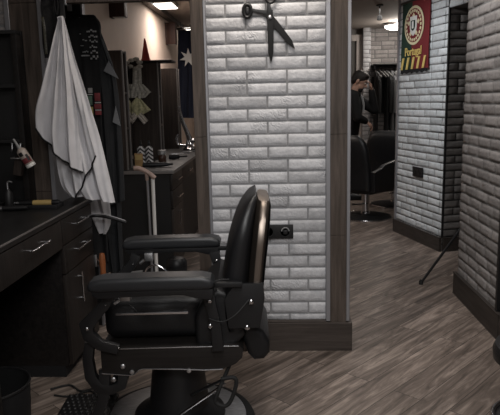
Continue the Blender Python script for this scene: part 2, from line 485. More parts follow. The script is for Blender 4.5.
# brick pier beside the far door
brick_wall('wall_pier', (1.36, 9.45), (1.47, 9.45), 0, CEIL, .15, M['brick_white'], M['mortar'], seed=9, ends=(1,))
# left stub of the same plane, the pillar
brick_wall('wall_front_left', (-1.75, P), (-1.36, P), 0, CEIL, .25, M['brick_warm'], M['mortar'], seed=3)
brick_wall('wall_front_pillar', (-.342, P+.004), (.258, P+.004), .165, CEIL, .24, M['brick_white'], M['mortar'], seed=21, zoff=.0417, pattern='ABABABABABABAABABABAABABABABABABABAB')
bm = NB(); box(bm, (-.42, P+.03, 0), (.385, P+.26, CEIL)); struct('wall_pillar_core', bm, M['post_dark'])
# right hand walls
A1 = Vector((1.222, 6.02)); A0 = Vector((1.45, 5.18)); dA = (A0-A1).normalized()
brick_wall('wall_portal', tuple(A1), tuple(A0), 0, CEIL, .42, M['brick_cool'], M['mortar_dark'], seed=11)
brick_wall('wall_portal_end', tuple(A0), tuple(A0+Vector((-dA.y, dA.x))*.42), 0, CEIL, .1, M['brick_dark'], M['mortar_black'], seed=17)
brick_wall('wall_portal_lintel', tuple(A0), tuple(A0+dA*1.1), 2.065, CEIL, .42, M['brick_cool'], M['mortar_dark'], seed=12)
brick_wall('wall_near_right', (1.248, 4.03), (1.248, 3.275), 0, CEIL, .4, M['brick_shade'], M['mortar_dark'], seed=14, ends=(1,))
bm = NB(); box(bm, (1.64, 4.0, 0), (1.75, 4.3, CEIL)); struct('wall_near_right_return', bm, M['plaster_grey'])

# ---- cladding posts and trims
def post(n, x0, x1, m=M['post'], y0=P-.022, y1=P+.26, z0=0, z1=CEIL):
    bm = NB(); cuts = [z0, .64, 1.17, 1.98, z1] if n != 3 else [z0, .9, 1.86, z1]
    for a, b in zip(cuts, cuts[1:]): box(bm, (x0, y0, a+.0008), (x1, y1, b-.0008), .0012, seg=1)
    return struct('trim_%d' % n, bm, m)
post(1, -.418, -.353); post(2, .281, .366)
post(3, -1.335, -1.19)
def alu(n, x0, x1, y0=P-.026, y1=P+.03, z0=.165):
    bm = NB(); box(bm, (x0, y0, z0), (x1, y1, CEIL), .002, seg=1); struct('trim_%d' % n, bm, M['alu'])
alu(4, -.353, -.340); alu(5, .258, .281); alu(6, .366, .384, y1=P+.26)
alu(7, -1.36, -1.335, z0=0); alu(8, -1.19, -1.168, y1=P+.26, z0=0)
bm = NB(); box(bm, (-1.19, P-.022, 1.853), (-.418, P+.03, CEIL), .002, seg=1); struct('trim_9', bm, M['post_dark'])
# painted panel standing behind the left post, the coats hang in front of it
bm = NB(); box(bm, (-1.40, P+.36, 0), (-1.088, P+.40, CEIL), .003); struct('trim_10', bm, M['black_board'])
bm = NB(); box(bm, (-1.088, P+.355, 0), (-1.078, P+.405, CEIL)); struct('trim_11', bm, M['alu'])
# skirtings
bm = NB(); box(bm, (-.42, P-.036, 0), (.398, P-.0, .160), .004); box(bm, (.366, P-.0, 0), (.398, P+.26, .160), .004)
box(bm, (-.345, P-.03, .160), (.258, P+.0, .168), .002); struct('baseboard_pillar', bm, M['skirt'])
def skirt(name, a, b, h, t=.018, m=None, ext=0):
    a = Vector(a); b = Vector(b); d = (b-a).normalized(); nn = Vector((d.y, -d.x))
    bm = NB(); L = (b-a).length
    t2 = NB(); bmesh.ops.create_cube(t2, size=1)
    for v in t2.verts:
        q = a + d*((v.co.x+.5)*(L+2*ext)-ext) + nn*((v.co.y+.5)*t); v.co = Vector((q.x, q.y, (v.co.z+.5)*h))
    bmesh.ops.bevel(t2, geom=t2.edges[:], offset=.003, segments=2, affect='EDGES'); merge(bm, t2)
    struct(name, bm, m or M['skirt_dark'])
nA = Vector((dA.y, -dA.x))
skirt('baseboard_portal', A1+nA*.013, A0+nA*.013, .125, ext=.015)
skirt('baseboard_portal_end', A0+dA*.013, A0+dA*.013-nA*.42, .125)
skirt('baseboard_near_right', (1.236, 4.04), (1.236, 3.19), .15)
skirt('baseboard_near_right_end', (1.22, 3.19), (1.66, 3.19), .15, t=.06)
bm = NB(); box(bm, (1.225, 3.245, .15), (1.25, 3.272, CEIL), .002); struct('trim_12', bm, M['black'])
q = A0; bm = NB(); prism(bm, [(q.x-.010, q.y-.002), (q.x-.004, q.y-.012), (q.x+.010, q.y-.008), (q.x+.004, q.y+.004)], .125, CEIL, 'z'); struct('trim_13', bm, M['black'])
q = A1; bm = NB(); prism(bm, [(q.x-.016, q.y-.004), (q.x-.022, q.y+.03), (q.x+.02, q.y+.03), (q.x+.002, q.y)], 0, CEIL, 'z'); struct('trim_14', bm, M['alu'])
bm = NB(); prism(bm, [(-1.33, 3.5), (-1.33, 9.6), (-1.25, 9.6), (-1.25, 3.5)], CEIL-.05, CEIL, 'z'); struct('trim_15', bm, M['post_dark'])

# far door with its painted frame
fr = NB(); box(fr, (1.0, 9.54, 0), (1.08, 9.62, 2.22), .004); box(fr, (1.27, 9.54, 0), (1.36, 9.62, 2.22), .004); box(fr, (1.0, 9.54, 2.22), (1.36, 9.62, 2.31), .004)
d1 = struct('door_1', fr, M['cupboard'])
bm = NB(); box(bm, (1.08, 9.58, 0), (1.27, 9.62, 2.22)); obj('door_leaf', bm, M['door'], d1, label='dark narrow door leaf')
bm = NB(); box(bm, (1.0, 9.62, 2.31), (1.36, 9.7, CEIL)); struct('wall_far_lintel', bm, M['plaster_grey'])

# ---------------------------------------------------------------- lights
def lamp(name, kind, loc, power, size=.5, rgb=(1, 1, 1), rot=(0, 0, 0), sy=None, spot=None, blend=.6):
    l = bpy.data.lights.new(name, kind); l.energy = power; l.color = rgb
    if kind == 'AREA':
        l.shape = 'RECTANGLE'; l.size = size; l.size_y = sy or size
    elif kind == 'SPOT': l.spot_size = radians(spot); l.spot_blend = blend; l.shadow_soft_size = size
    else: l.shadow_soft_size = size
    o = bpy.data.objects.new(name, l); COL.objects.link(o); o.location = loc; o.rotation_euler = rot
    return o
lamp('front_ceiling_lamp_light', 'AREA', (.3, -.9, 2.36), 52, 1.2, (1, .985, .97), sy=.8)
lamp('middle_ceiling_lamp_light', 'AREA', (.1, 1.3, 2.36), 14, .9, (1, .97, .95), sy=.6)
lamp('passage_ceiling_lamp_light', 'AREA', (.62, 3.55, 2.36), 14, .5, (1, .96, .93), sy=.5)
lamp('portal_wall_fill_spot', 'SPOT', (.38, 4.75, 2.36), 66, .1, (.97, .98, 1), rot=(radians(48), 0, radians(-52)), spot=85, blend=.8)  # unseen spot added behind the pillar to brighten the portal wall
lamp('pillar_spot_light', 'SPOT', (.05, .4, 2.36), 72, .08, (1, 1, 1), rot=(radians(58), 0, 0), spot=50, blend=.95)
lamp('chair_side_fill_light', 'AREA', (-.05, 2.75, 2.36), 9, .4, (1, .91, .82), sy=.4)  # added warm fill, lightens the floor beside the chair; no fixture here
lamp('back_wall_light', 'AREA', (-.95, 6.7, 2.33), 13, .25, (1, .88, .80), sy=.5)
lamp('back_round_light', 'POINT', (1.78, 8.7, 2.25), 13, .1, (1, .92, .84))
lamp('back_room_light', 'AREA', (1.3, 7.2, 2.36), 6, .5, (1, .95, .9))

W = bpy.data.worlds.new('World'); SC.world = W; W.use_nodes = True
W.node_tree.nodes['Background'].inputs[0].default_value = (.5, .5, .52, 1)
W.node_tree.nodes['Background'].inputs[1].default_value = .09

# ---------------------------------------------------------------- camera
cd = bpy.data.cameras.new('Camera'); cam = bpy.data.objects.new('Camera', cd); COL.objects.link(cam)
cd.sensor_fit = 'HORIZONTAL'; cd.sensor_width = 36; cd.lens = 36*595/500
cam.location = (0, 0, 1.35)
cam.rotation_euler = (1.3930022, .0229687, .0413348)
cd.clip_start = .05; cd.clip_end = 60
SC.camera = cam
SC.view_settings.view_transform = 'Standard'; SC.view_settings.look = 'None'
SC.view_settings.exposure = 0; SC.view_settings.gamma = 1; SC.view_settings.use_curve_mapping = False

# ---------------------------------------------------------------- barber chair (front), faces -x
ch = thing('barber_chair', 'black leather barber chair with padded arms and round metal base, nearest the viewer', 'chair', (-.447, 2.323, 0), radians(3))
bm = NB(); lathe(bm, [(0, .0), (.355, 0), (.362, .012), (.355, .026), (.335, .034), (.0, .034)], n=64); obj('base_rim', bm, M['rubber'], ch)
bm = NB(); lathe(bm, [(.322, .030), (.318, .040), (.30, .046), (.20, .058), (.125, .066)], n=64); obj('base_plate', bm, M['steel'], ch, label='brushed metal base plate')
bm = NB(); lathe(bm, [(.205, .045), (.20, .066), (.165, .085), (.132, .11), (.116, .18), (.102, .27), (.094, .36), (0, .36)], (.025, 0, 0), n=48)
col_ = obj('column', bm, M['black'], ch)
# seat frame with its stepped lower edge and rounded back
fp = [(-.245, .30), (-.245, .405), (.30, .405), (.318, .385), (.312, .35), (.285, .325), (.235, .305), (.16, .303), (.06, .310), (-.08, .315), (-.095, .312), (-.115, .293), (-.13, .289)]
bm = NB(); prism(bm, fp, -.255, .255, 'y', .006); fr = obj('seat_frame', bm, M['frame'], ch)
for s in (-1, 1):
    bm = NB()
    tube(bm, [(p[0], s*.257, p[1]) for p in [(-.244, .403), (.0, .4035), (.298, .403)]], .0028, 8)
    tube(bm, [(p[0], s*.257, p[1]) for p in [(-.244, .302), (-.13, .291), (-.116, .295), (-.095, .314), (-.08, .317), (.06, .312), (.16, .305), (.235, .307)]], .0025, 8)
    obj('edge_trim', bm, M['chrome'], fr, label='thin bright metal edge')
for x in (-.125, .1):
    bm = NB(); lathe(bm, [(0, 0), (.009, 0), (.009, .006), (0, .009)], n=14, mx=Matrix.Translation((x, -.255, .305)) @ Matrix.Rotation(pi/2, 4, 'X')); obj('bolt', bm, M['steel'], fr)
# seat cushion: crowned block with tufts
def cushion(lo, hi, bev, tufts, crown, nrm='z'):
    t = NB(); bmesh.ops.create_cube(t, size=1)
    for v in t.verts: v.co = Vector([(lo[i]+hi[i])/2+v.co[i]*(hi[i]-lo[i]) for i in range(3)])
    bmesh.ops.bevel(t, geom=t.edges[:], offset=bev, segments=5, profile=.5, affect='EDGES')
    bmesh.ops.subdivide_edges(t, edges=[e for e in t.edges if e.calc_length() > .06], cuts=12, use_grid_fill=True)
    c = [(lo[i]+hi[i])/2 for i in range(3)]; h = [(hi[i]-lo[i])/2 for i in range(3)]
    for v in t.verts:
        q = [(v.co[i]-c[i])/h[i] for i in range(3)]
        b = crown*max(0, 1-q[0]**2)*max(0, 1-q[1]**2)*max(0, q[2])
        v.co.z += b
        # side faces swell a little too
        s = crown*.5*max(0, 1-q[0]**2)*max(0, 1-q[2]**2)
        v.co.y += s*q[1]
        for (tx, ty, tz, rr, dp, ax) in tufts:
            d = (Vector((tx, ty, tz))-v.co).length
            if d < rr:
                k = dp*(1-(d/rr))**1.5
                if ax == 'z': v.co.z -= k
                else: v.co.y += k*(1 if ty < 0 else -1)
    return t
tf = [(x, y, .588, .06, .016, 'z') for x in (-.13, -.03, .07) for y in (-.09, .01, .1)] + [(x, s*.19, .52, .06, .010, 'y') for x in (-.10, .04, .15) for s in (-1, 1)]
bm = NB(); merge(bm, cushion((-.243, -.185, .407), (.165, .185, .584), .045, tf, .018)); sc_ = obj('seat_cushion', bm, M['leather'], ch)
for s in (-1, 1):
    bm = NB(); box(bm, (-.19, s*.193-.005, .518), (.10, s*.193+.005, .528), .002); obj('trim_strip', bm, M['chrome'], sc_, label='chrome strip along the side of the seat')
    for x in (-.15, .12):
        bm = NB(); tube(bm, spline([(x, s*.175, .565), (x+.03*(1 if x < 0 else -1), s*.190, .548), (x+.045*(1 if x < 0 else -1), s*.193, .53)], 5), .0022, 6)
        obj('seam', bm, M['black'], sc_)
# arms
for s in (-1, 1):
    y0, y1 = (s*.32-.05, s*.32+.05)
    pts = [(-.245, .672), (-.250, .690), (-.240, .708), (-.20, .718), (0, .721), (.17, .720), (.205, .712), (.218, .695), (.214, .678), (.2, .670), (-.22, .668)]
    bm = NB(); prism(bm, pts, y0, y1, 'y', .018, seg=4); a = obj('armrest', bm, M['leather_arm'], ch)
    ap = [(-.238, .672), (-.235, .655), (-.215, .642), (-.12, .645), (0, .648), (.10, .648), (.15, .635), (.20, .628), (.212, .640), (.212, .672)]
    bm = NB(); prism(bm, ap, y0+.012, y1-.012, 'y', .006); obj('arm_rail', bm, M['black'], a)
    # front bracket: elbow down from the arm to the frame
    bm = NB()
    flatbar(bm, [(-.185, .645), (-.200, .605), (-.245, .555), (-.282, .515), (-.275, .475), (-.235, .435), (-.165, .415)], [.045, .042, .045, .058, .05, .042, .036], s*.285-.014, s*.285+.014, .005)
    br = obj('arm_bracket', bm, M['black'], ch)
    for x, z, r in ((-.278, .505, .012), (-.20, .60, .007)):
        bm = NB(); ball(bm, (x, s*.285, z), (r, .020, r)); obj('bolt', bm, M['chrome'], br, label='bright bolt head')
    bm = NB(); box(bm, (-.145, s*.285-.018, .612), (-.105, s*.285+.018, .652), .005); tube(bm, [(-.15, s*.285, .615), (-.17, s*.285, .60)], .008); obj('lock_block', bm, M['steel'], br, label='bright metal lock block')
    # rear post
    bm = NB(); flatbar(bm, [(.185, .65), (.20, .58), (.215, .50), (.22, .40)], [.05, .04, .04, .045], s*.285-.014, s*.285+.014, .005)
    rp = obj('rear_arm_post', bm, M['black'], ch)
    for z in (.605, .505):
        bm = NB(); ball(bm, (.195 if z > .55 else .193, s*.285+s*.0-.016, z), (.010, .006, .010)); obj('bolt', bm, M['chrome'], rp, label='bright bolt head')
    bm = NB(); box(bm, (.205, s*.285-.012, .655), (.32, s*.285+.012, .675), .004); obj('arm_link', bm, M['black'], rp)
# backrest
def rounded_slab(front, back, ymax, ytop, n=24, power=2.6):
    """side profile given by front/back polylines (x,z) from bottom to top; width narrows to an oval at the top"""
    t = NB(); F = resample(front, n); B = resample(back, n); rings = []
    m = 32
    for j in range(n):
        v = j/(n-1)
        w = ymax if v < .62 else ymax*(max(0, 1-((v-.62)/.38)**power*(1-ytop)))
        xf, xb = F[j], B[j]; ring = []
        for k in range(m):
            a = 2*pi*k/m; ca, sa = cos(a), sin(a)
            e = .55
            u = math.copysign(abs(ca)**e, ca); y = math.copysign(abs(sa)**e, sa)*w
            p = xf.lerp(xb, (u+1)/2)
            ring.append(t.verts.new((p.x, y, p.z)))
        rings.append(ring)
    for A, B_ in zip(rings, rings[1:]):
        for k in range(m): t.faces.new([A[k], A[(k+1) % m], B_[(k+1) % m], B_[k]])
    t.faces.new(rings[0][::-1]); t.faces.new(rings[-1])
    return t
fb = [(.245, .455), (.230, .53), (.240, .66), (.266, .79), (.305, .90), (.348, .966), (.378, .985)]
bb = [(.335, .455), (.338, .53), (.348, .66), (.362, .79), (.377, .90), (.388, .958), (.386, .982)]
bm = NB(); merge(bm, rounded_slab(fb, bb, .25, .55)); bk = obj('backrest', bm, M['leather'], ch)
fb2 = [(.335, .50), (.338, .56), (.348, .67), (.362, .80), (.378, .91), (.388, .955), (.390, .962)]
bb2 = [(.385, .50), (.392, .56), (.405, .67), (.420, .80), (.434, .91), (.438, .950), (.436, .958)]
bm = NB(); merge(bm, rounded_slab(fb2, bb2, .256, .62)); sh = obj('back_shell', bm, M['bronze'], bk, label='metal band around the back of the backrest')
fb3 = [(.386, .52), (.396, .60), (.412, .74), (.430, .88), (.438, .945)]
bb3 = [(.390, .52), (.400, .60), (.416, .74), (.434, .88), (.441, .945)]
bm = NB(); merge(bm, rounded_slab(fb3, bb3, .235, .6)); obj('rear_panel', bm, M['black'], bk)
for s in (-1, 1):
    pp = [(.262, .48), (.25, .60), (.29, .66), (.40, .66), (.405, .60), (.385, .48)]
    bm = NB(); prism(bm, pp, s*.262-.008, s*.262+.008, 'y', .003); sp_ = obj('side_plate', bm, M['black'], bk)
    for x, z in ((.335, .628), (.318, .530)):
        bm = NB(); ball(bm, (x, s*.270, z), (.011, .007, .011)); obj('bolt', bm, M['chrome'], sp_, label='bright bolt head')
# recline joint and the roll under the back
bm = NB(); prism(bm, [(.13, .36), (.13, .52), (.165, .59), (.22, .63), (.27, .61), (.31, .50), (.33, .44), (.26, .36)], -.235, .235, 'y', .02, seg=3); obj('recline_joint', bm, M['black'], ch)
bm = NB(); prism(bm, [(.30, .49), (.35, .475), (.40, .435), (.425, .39), (.425, .345), (.40, .315), (.36, .312), (.335, .34), (.315, .40)], -.20, .20, 'y', .025, seg=4); obj('lower_back_roll', bm, M['leather'], ch)
# cable to the recline lock
bm = NB(); tube(bm, spline([(.20, -.30, .60), (.185, -.31, .64), (.22, -.31, .685), (.27, -.29, .685)], 8), .003, 8)
tube(bm, spline([(.19, -.30, .535), (.24, -.31, .525), (.29, -.31, .55), (.345, -.28, .60)], 8), .0028, 8); obj('recline_cable', bm, M['rubber'], ch)
# pump lever: rod and loop handle
bm = NB(); tube(bm, [(.02, -.15, .04), (.24, -.235, .235)], .0055, 10)
lv = obj('lever_rod', bm, M['chrome'], ch, label='chrome pump lever rod')
lp = spline([(.225, -.235, .255), (.275, -.24, .262), (.285, -.24, .235), (.262, -.24, .165), (.235, -.24, .14), (.20, -.235, .155), (.207, -.235, .19)], 7)
bm = NB(); tube(bm, lp, .0085, 10); tube(bm, [(.265, -.2, .31), (.235, -.23, .255), (.207, -.235, .19)], .008, 10); obj('lever_loop', bm, M['rubber'], lv, label='black looped lever handle')
bm = NB(); tube(bm, [(.09, -.12, .13), (.255, -.225, .258)], .006, 10); obj('brake_rod', bm, M['black'], ch)
# footrest
for s in (-1, 1):
    bm = NB()
    flatbar(bm, [(-.285, .43), (-.298, .36), (-.292, .285), (-.262, .235), (-.215, .228), (-.172, .245), (-.16, .29)], [.04, .042, .046, .046, .042, .04, .04], s*.24-.016, s*.24+.016, .006)
    flatbar(bm, [(-.235, .31), (-.245, .2), (-.29, .08), (-.33, -.02)], [.045, .045, .04, .035], s*.24-.014, s*.24+.014, .005)
    fb_ = obj('footrest_arm', bm, M['black'], ch)
    for x, z in ((-.20, .275), (-.16, .33)):
        bm = NB(); ball(bm, (x, s*.24-.017, z), (.011, .006, .011)); obj('bolt', bm, M['steel'], fb_)
bm = NB(); box(bm, (-.53, -.2, -.035), (-.29, .2, -.015), .008)
fp_ = obj('footrest_plate', bm, M['black'], ch)
bm = NB()
for i in range(9):
    for j in range(13): lathe(bm, [(.0075, 0), (.006, .003), (0, .004)], (-.512+i*.025+(.0125 if j % 2 else 0), -.18+j*.03, -.015), n=8)
obj('tread_studs', bm, M['stud'], fp_, label='small worn tread studs')
# the seat is pumped up a little: everything above the base rises and the base stays on the floor
for o_ in list(ch.children)+[g for c_ in ch.children for g in c_.children]:
    base_ = o_.name.split('.')[0] in ('base_rim', 'base_plate')
    for v in o_.data.vertices:
        v.co = v.co*.952
        if not base_ and not (o_.name.startswith('column') and v.co.z < .12): v.co.z += .065

# ---------------------------------------------------------------- stool at the right edge of the picture
st = thing('salon_stool', 'black swivel stool with a chrome base ring at the right edge of the picture', 'stool', (1.085, 2.30, 0))
bm = NB(); lathe(bm, [(0, .27), (.19, .27), (.207, .285), (.21, .32), (.2, .345), (.15, .355), (0, .355)], n=40); obj('seat', bm, M['leather'], st)
bm = NB(); lathe(bm, [(.03, .02), (.03, .28), (0, .28)], n=20); obj('column', bm, M['chrome'], st)
bm = NB(); lathe(bm, [(0, 0), (.19, 0), (.195, .015), (.16, .03), (.04, .045), (0, .045)], n=40); obj('base', bm, M['black'], st)
bm = NB(); tube(bm, [(.197*cos(2*pi*k/48), .197*sin(2*pi*k/48), .022) for k in range(48)], .011, 10, closed=True); obj('base_ring', bm, M['chrome'], st, label='chrome ring')

# ---------------------------------------------------------------- front dressing table
dt = thing('dressing_table', 'long black barber worktop with chrome handled drawers along the left wall', 'dressing table', (-1.4, 2.3, 0))
def L(v): return (v[0]+1.4, v[1]-2.3, v[2])
def lbox(bm, lo, hi, *a, **k): box(bm, L(lo), L(hi), *a, **k)
notch = [(-1.74, .9), (-1.03, .9), (-1.03, 3.245), (-1.155, 3.245), (-1.155, 3.06), (-1.74, 3.06)]
bm = NB(); prism(bm, [(x+1.4, y-2.3) for x, y in notch], .812, .84, 'z', .002); ct = obj('countertop', bm, M['counter'], dt)
bm = NB(); lbox(bm, (-1.032, .9, .832), (-1.027, 3.246, .8405), .0015); lbox(bm, (-1.155, 3.243, .832), (-1.03, 3.248, .8405), .0015); obj('edge_band', bm, M['edge'], ct, label='worn pale front edge')  # thin paler band along the counter's front edge
notch2 = [(-1.72, 2.76), (-1.052, 2.76), (-1.052, 3.225), (-1.15, 3.225), (-1.15, 3.05), (-1.72, 3.05)]
bm = NB(); prism(bm, [(x+1.4, y-2.3) for x, y in notch2], .06, .812, 'z', .002); obj('pedestal', bm, M['desk'], dt)
bm = NB(); prism(bm, [(x+1.4+.02*(1 if x < -1.1 else -1), y-2.3) for x, y in notch2], 0.0, .06, 'z'); obj('plinth', bm, M['black_matt'], dt)
bm = NB(); lbox(bm, (-1.72, .92, .0), (-1.052, 2.05, .812), .002); obj('pedestal', bm, M['desk'], dt)
bm = NB(); lbox(bm, (-1.735, 2.05, .1), (-1.715, 2.76, .812)); obj('back_panel', bm, M['desk'], dt)
def bar_handle(par, a, b, out=.024, r=.0048):
    """bar between a and b (on the front face x), standing off by out"""
    a = Vector(a); b = Vector(b); o = Vector((out, 0, 0)); d = (b-a).normalized()*.022
    bm = NB(); tube(bm, [L(a+o), L(b+o)], r, 10)
    tube(bm, [L(a+d), L(a+d+o)], r*.8, 8); tube(bm, [L(b-d), L(b-d+o)], r*.8, 8)
    obj('handle', bm, M['chrome'], par, label='chrome bar handle')
for (y0, y1, z0, z1, h) in ((2.055, 2.752, .668, .806, ((2.34, .757), (2.545, .757))), (1.40, 2.045, .668, .806, ((1.6, .757), (1.84, .757))),
                            (2.765, 3.222, .680, .806, ((2.90, .757), (3.10, .757))), (2.765, 3.222, .535, .674, ((2.90, .625), (3.10, .625)))):
    bm = NB(); lbox(bm, (-1.052, y0, z0), (-1.034, y1, z1), .002); f = obj('drawer', bm, M['desk_front'], dt)
    bar_handle(f, (-1.034, h[0][0], h[0][1]), (-1.034, h[1][0], h[1][1]))
bm = NB(); lbox(bm, (-1.052, 2.765, .065), (-1.034, 3.222, .529), .002); f = obj('cupboard_door', bm, M['desk_front'], dt)
bar_handle(f, (-1.034, 2.93, .34), (-1.034, 2.93, .50))
bm = NB(); tube(bm, [L(v) for v in spline([(-1.04, 3.15, .742), (-.985, 3.15, .752), (-.93, 3.18, .738), (-.84, 3.21, .700)], 6)], [.006+.0006*min(k, 8) for k in range(19)], 10)
sb = obj('swing_bracket', bm, M['black'], dt)
bm = NB(); tube(bm, [L(v) for v in spline([(-1.03, 3.142, .752), (-.985, 3.142, .762), (-.93, 3.17, .750), (-.84, 3.20, .712)], 6)], .003, 8); obj('bracket_edge', bm, M['alu'], sb)
# tool with an orange handle hung on the end of the table
hb = thing('hand_brush', 'small brush with an orange wooden handle hung at the end of the black worktop', 'brush', (-1.0, 3.255, .30))
bm = NB(); lathe(bm, [(0, .215), (.012, .212), (.017, .195), (.018, .15), (.015, .12), (.017, .09), (.013, .06), (0, .055)], n=20); obj('handle', bm, M['orange'], hb)
bm = NB(); lathe(bm, [(.016, .06), (.022, .03), (.022, .0), (0, 0)], n=16); obj('ferrule', bm, M['steel'], hb)
bm = NB(); lathe(bm, [(.021, .0), (.03, -.07), (.026, -.11), (0, -.105)], n=20); obj('bristles', bm, M['black_matt'], hb)
hk = thing('tool_hook', 'small shiny hook on the end of the worktop beside the orange brush', 'hook', (-1.03, 3.235, .44))
bm = NB(); box(bm, (-.006, -.008, 0), (.006, .002, .07), .002); obj('plate', bm, M['steel'], hk)
bm = NB(); tube(bm, spline([(0, 0, .05), (.012, .012, .03), (.012, .02, .01), (.004, .02, .0)], 6), .004, 8); obj('prong', bm, M['chrome'], hk)

# black mirror cabinet on the worktop
mc = thing('mirror_cabinet', 'tall black open shelf cabinet standing on the worktop beside the left post', 'cabinet', (-1.5, 3.03, .84))
def Cx(bm, lo, hi, *a, **k): box(bm, (lo[0]+1.5, lo[1]-3.03, lo[2]-.84), (hi[0]+1.5, hi[1]-3.03, hi[2]-.84), *a, **k)
bm = NB(); Cx(bm, (-1.74, 3.055, .84), (-1.272, 3.07, 1.722), .002); obj('back_board', bm, M['black_board'], mc)
bm = NB(); Cx(bm, (-1.74, 2.985, .84), (-1.72, 3.055, 1.722), .002); obj('side_board', bm, M['black_board'], mc)
for z in (.842, 1.165, 1.44, 1.702):
    bm = NB(); Cx(bm, (-1.72, 2.99, z), (-1.276, 3.055, z+.018), .002); obj('shelf', bm, M['black_board'], mc)
bm = NB(); Cx(bm, (-1.30, 2.985, .86), (-1.272, 3.055, 1.70), .002); obj('upright', bm, M['desk'], mc)
for k, (x, lab) in enumerate(((-1.335, 'left of the pair'), (-1.292, 'right of the pair'))):
    h = thing('tool_hook', 'tiny metal hook under the dark cabinet shelf, '+lab, 'hook', (x, 2.975, 1.165))
    bm = NB(); box(bm, (-.004, -.004, -.006), (.004, .014, 0), .001); obj('plate', bm, M['steel'], h)
    bm = NB(); tube(bm, spline([(0, 0, 0), (0, -.006, -.03), (.004, -.02, -.045), (.006, -.03, -.03)], 6), .0035, 8); obj('prong', bm, M['steel'], h)

# things on the front worktop
tr = thing('tool_tray', 'flat black tray on the worktop in front of the left wooden post', 'tray', (-1.235, 2.925, .84))
bm = NB(); box(bm, (-.17, -.05, 0), (.14, .05, .006), .002); obj('base', bm, M['black'], tr)
bm = NB()
for lo, hi in (((-.17, -.052, 0), (.14, -.046, .022)), ((-.17, .046, 0), (.14, .052, .022)), ((-.172, -.05, 0), (-.166, .05, .022)), ((.136, -.05, 0), (.142, .05, .022))): box(bm, lo, hi, .002)
obj('rim', bm, M['black'], tr)
cl = thing('hair_clipper', 'hair clipper with a yellow band lying on the black tray', 'clipper', (-1.235, 2.93, .864), radians(4))
def lay(bm, prof, mi=0): lathe(bm, prof, n=20, mi=mi, mx=Matrix.Rotation(pi/2, 4, 'Y'))
bm = NB(); lay(bm, [(0, -.075), (.011, -.07), (.0135, -.03), (.0135, 0)]); obj('body', bm, M['black'], cl)
bm = NB(); lay(bm, [(.0135, .0), (.0145, .01), (.0145, .085), (.0135, .095)]); obj('band', bm, M['gold'], cl, label='yellow band')
bm = NB(); lay(bm, [(.0135, .095), (.0145, .12), (.012, .135), (0, .138)]); obj('end_cap', bm, M['black'], cl)
bm = NB(); box(bm, (-.105, -.014, -.009), (-.07, .014, .008), .003); obj('blade', bm, M['chrome'], cl, label='chrome blade')
tz = thing('hair_trimmer', 'slim silver and black trimmer lying left of the yellow banded clipper', 'trimmer', (-1.33, 2.835, .855), radians(8))
bm = NB(); lay(bm, [(0, -.02), (.013, -.018), (.015, .03), (.011, .10), (0, .103)]); obj('body', bm, M['black'], tz)
bm = NB(); lay(bm, [(0, -.06), (.010, -.057), (.012, -.02), (0, -.02)]); obj('head', bm, M['steel'], tz, label='silver head')
cb = thing('comb', 'thin pale comb lying flat on the black worktop', 'comb', (-1.34, 2.52, .842), radians(20))
bm = NB(); box(bm, (-.08, -.004, 0), (.08, .008, .004), .001); obj('spine', bm, M['concrete'], cb)
bm = NB()
for k in range(22): box(bm, (-.078+k*.0072, -.02, .0005), (-.0745+k*.0072, -.004, .003))
obj('teeth', bm, M['concrete'], cb)

# tilted can held at the left post
cn = thing('spray_can', 'tilted picture label can with a white base leaning out beside the left wooden post', 'can', (-1.243, 2.90, 1.103))
cn.scale = (.84, .84, .84)
cn.rotation_euler = (radians(8), radians(-27), 0)
bm = NB(); lathe(bm, [(0, .055), (.012, .055), (.024, .045), (.0285, .036), (.0285, -.048), (.027, -.05), (0, -.05)], n=28); obj('body', bm, mat('can_cream', (.40, .34, .30), .4), cn)
bm = NB(); lathe(bm, [(.028, -.048), (.029, -.052), (.029, -.066), (.025, -.070), (0, -.070)], n=28); obj('base_cap', bm, M['white'], cn, label='white base cap')
bm = NB(); lathe(bm, [(0, .12), (.006, .118), (.008, .08), (.012, .055)], n=16); obj('nozzle', bm, M['concrete'], cn, label='pale nozzle')
def wrap(bm, a0, a1, z0, z1, r=.0290, n=8):
    A = [(r*cos(radians(a0+(a1-a0)*k/n)), r*sin(radians(a0+(a1-a0)*k/n))) for k in range(n+1)]
    for p, q in zip(A, A[1:]):
        bm.faces.new([bm.verts.new((p[0], p[1], z0)), bm.verts.new((q[0], q[1], z0)), bm.verts.new((q[0], q[1], z1)), bm.verts.new((p[0], p[1], z1))])
bm = NB(); wrap(bm, -150, -20, -.040, -.008); obj('red_print', bm, M['red'], cn, label='dark red print')
bm = NB(); wrap(bm, -125, -75, .008, .032); wrap(bm, -60, -30, -.030, .01, .0292); obj('dark_print', bm, M['black'], cn, label='dark figure print')
hd = thing('tool_holder', 'small brown holder fixed beside the tilted can', 'holder', (-1.30, 2.955, 1.06), 0)
bm = NB(); prism(bm, [(-.03, -.05), (-.01, .04), (.03, .03), (.012, -.06)], -.02, .02, 'y', .004); obj('body', bm, M['partition'], hd)
bm = NB(); tube(bm, [(.012+.036*cos(a), -.03+.036*sin(a), .035) for a in [2*pi*k/24 for k in range(24)]], .003, 8, closed=True); obj('ring', bm, M['steel'], hd)
bt = thing('pump_bottle', 'small dark bottle with a shiny neck at the left end of the worktop', 'bottle', (-1.345, 2.90, .84))
bt.scale = (.8, .8, .9)
bm = NB(); lathe(bm, [(0, 0), (.026, 0), (.028, .01), (.028, .09), (.012, .112), (0, .112)], n=24); obj('body', bm, M['black'], bt)
bm = NB(); tube(bm, spline([(0, 0, .11), (0, 0, .145), (.012, 0, .155), (.03, 0, .15)], 5), .005, 8); obj('pump', bm, M['steel'], bt, label='shiny pump')

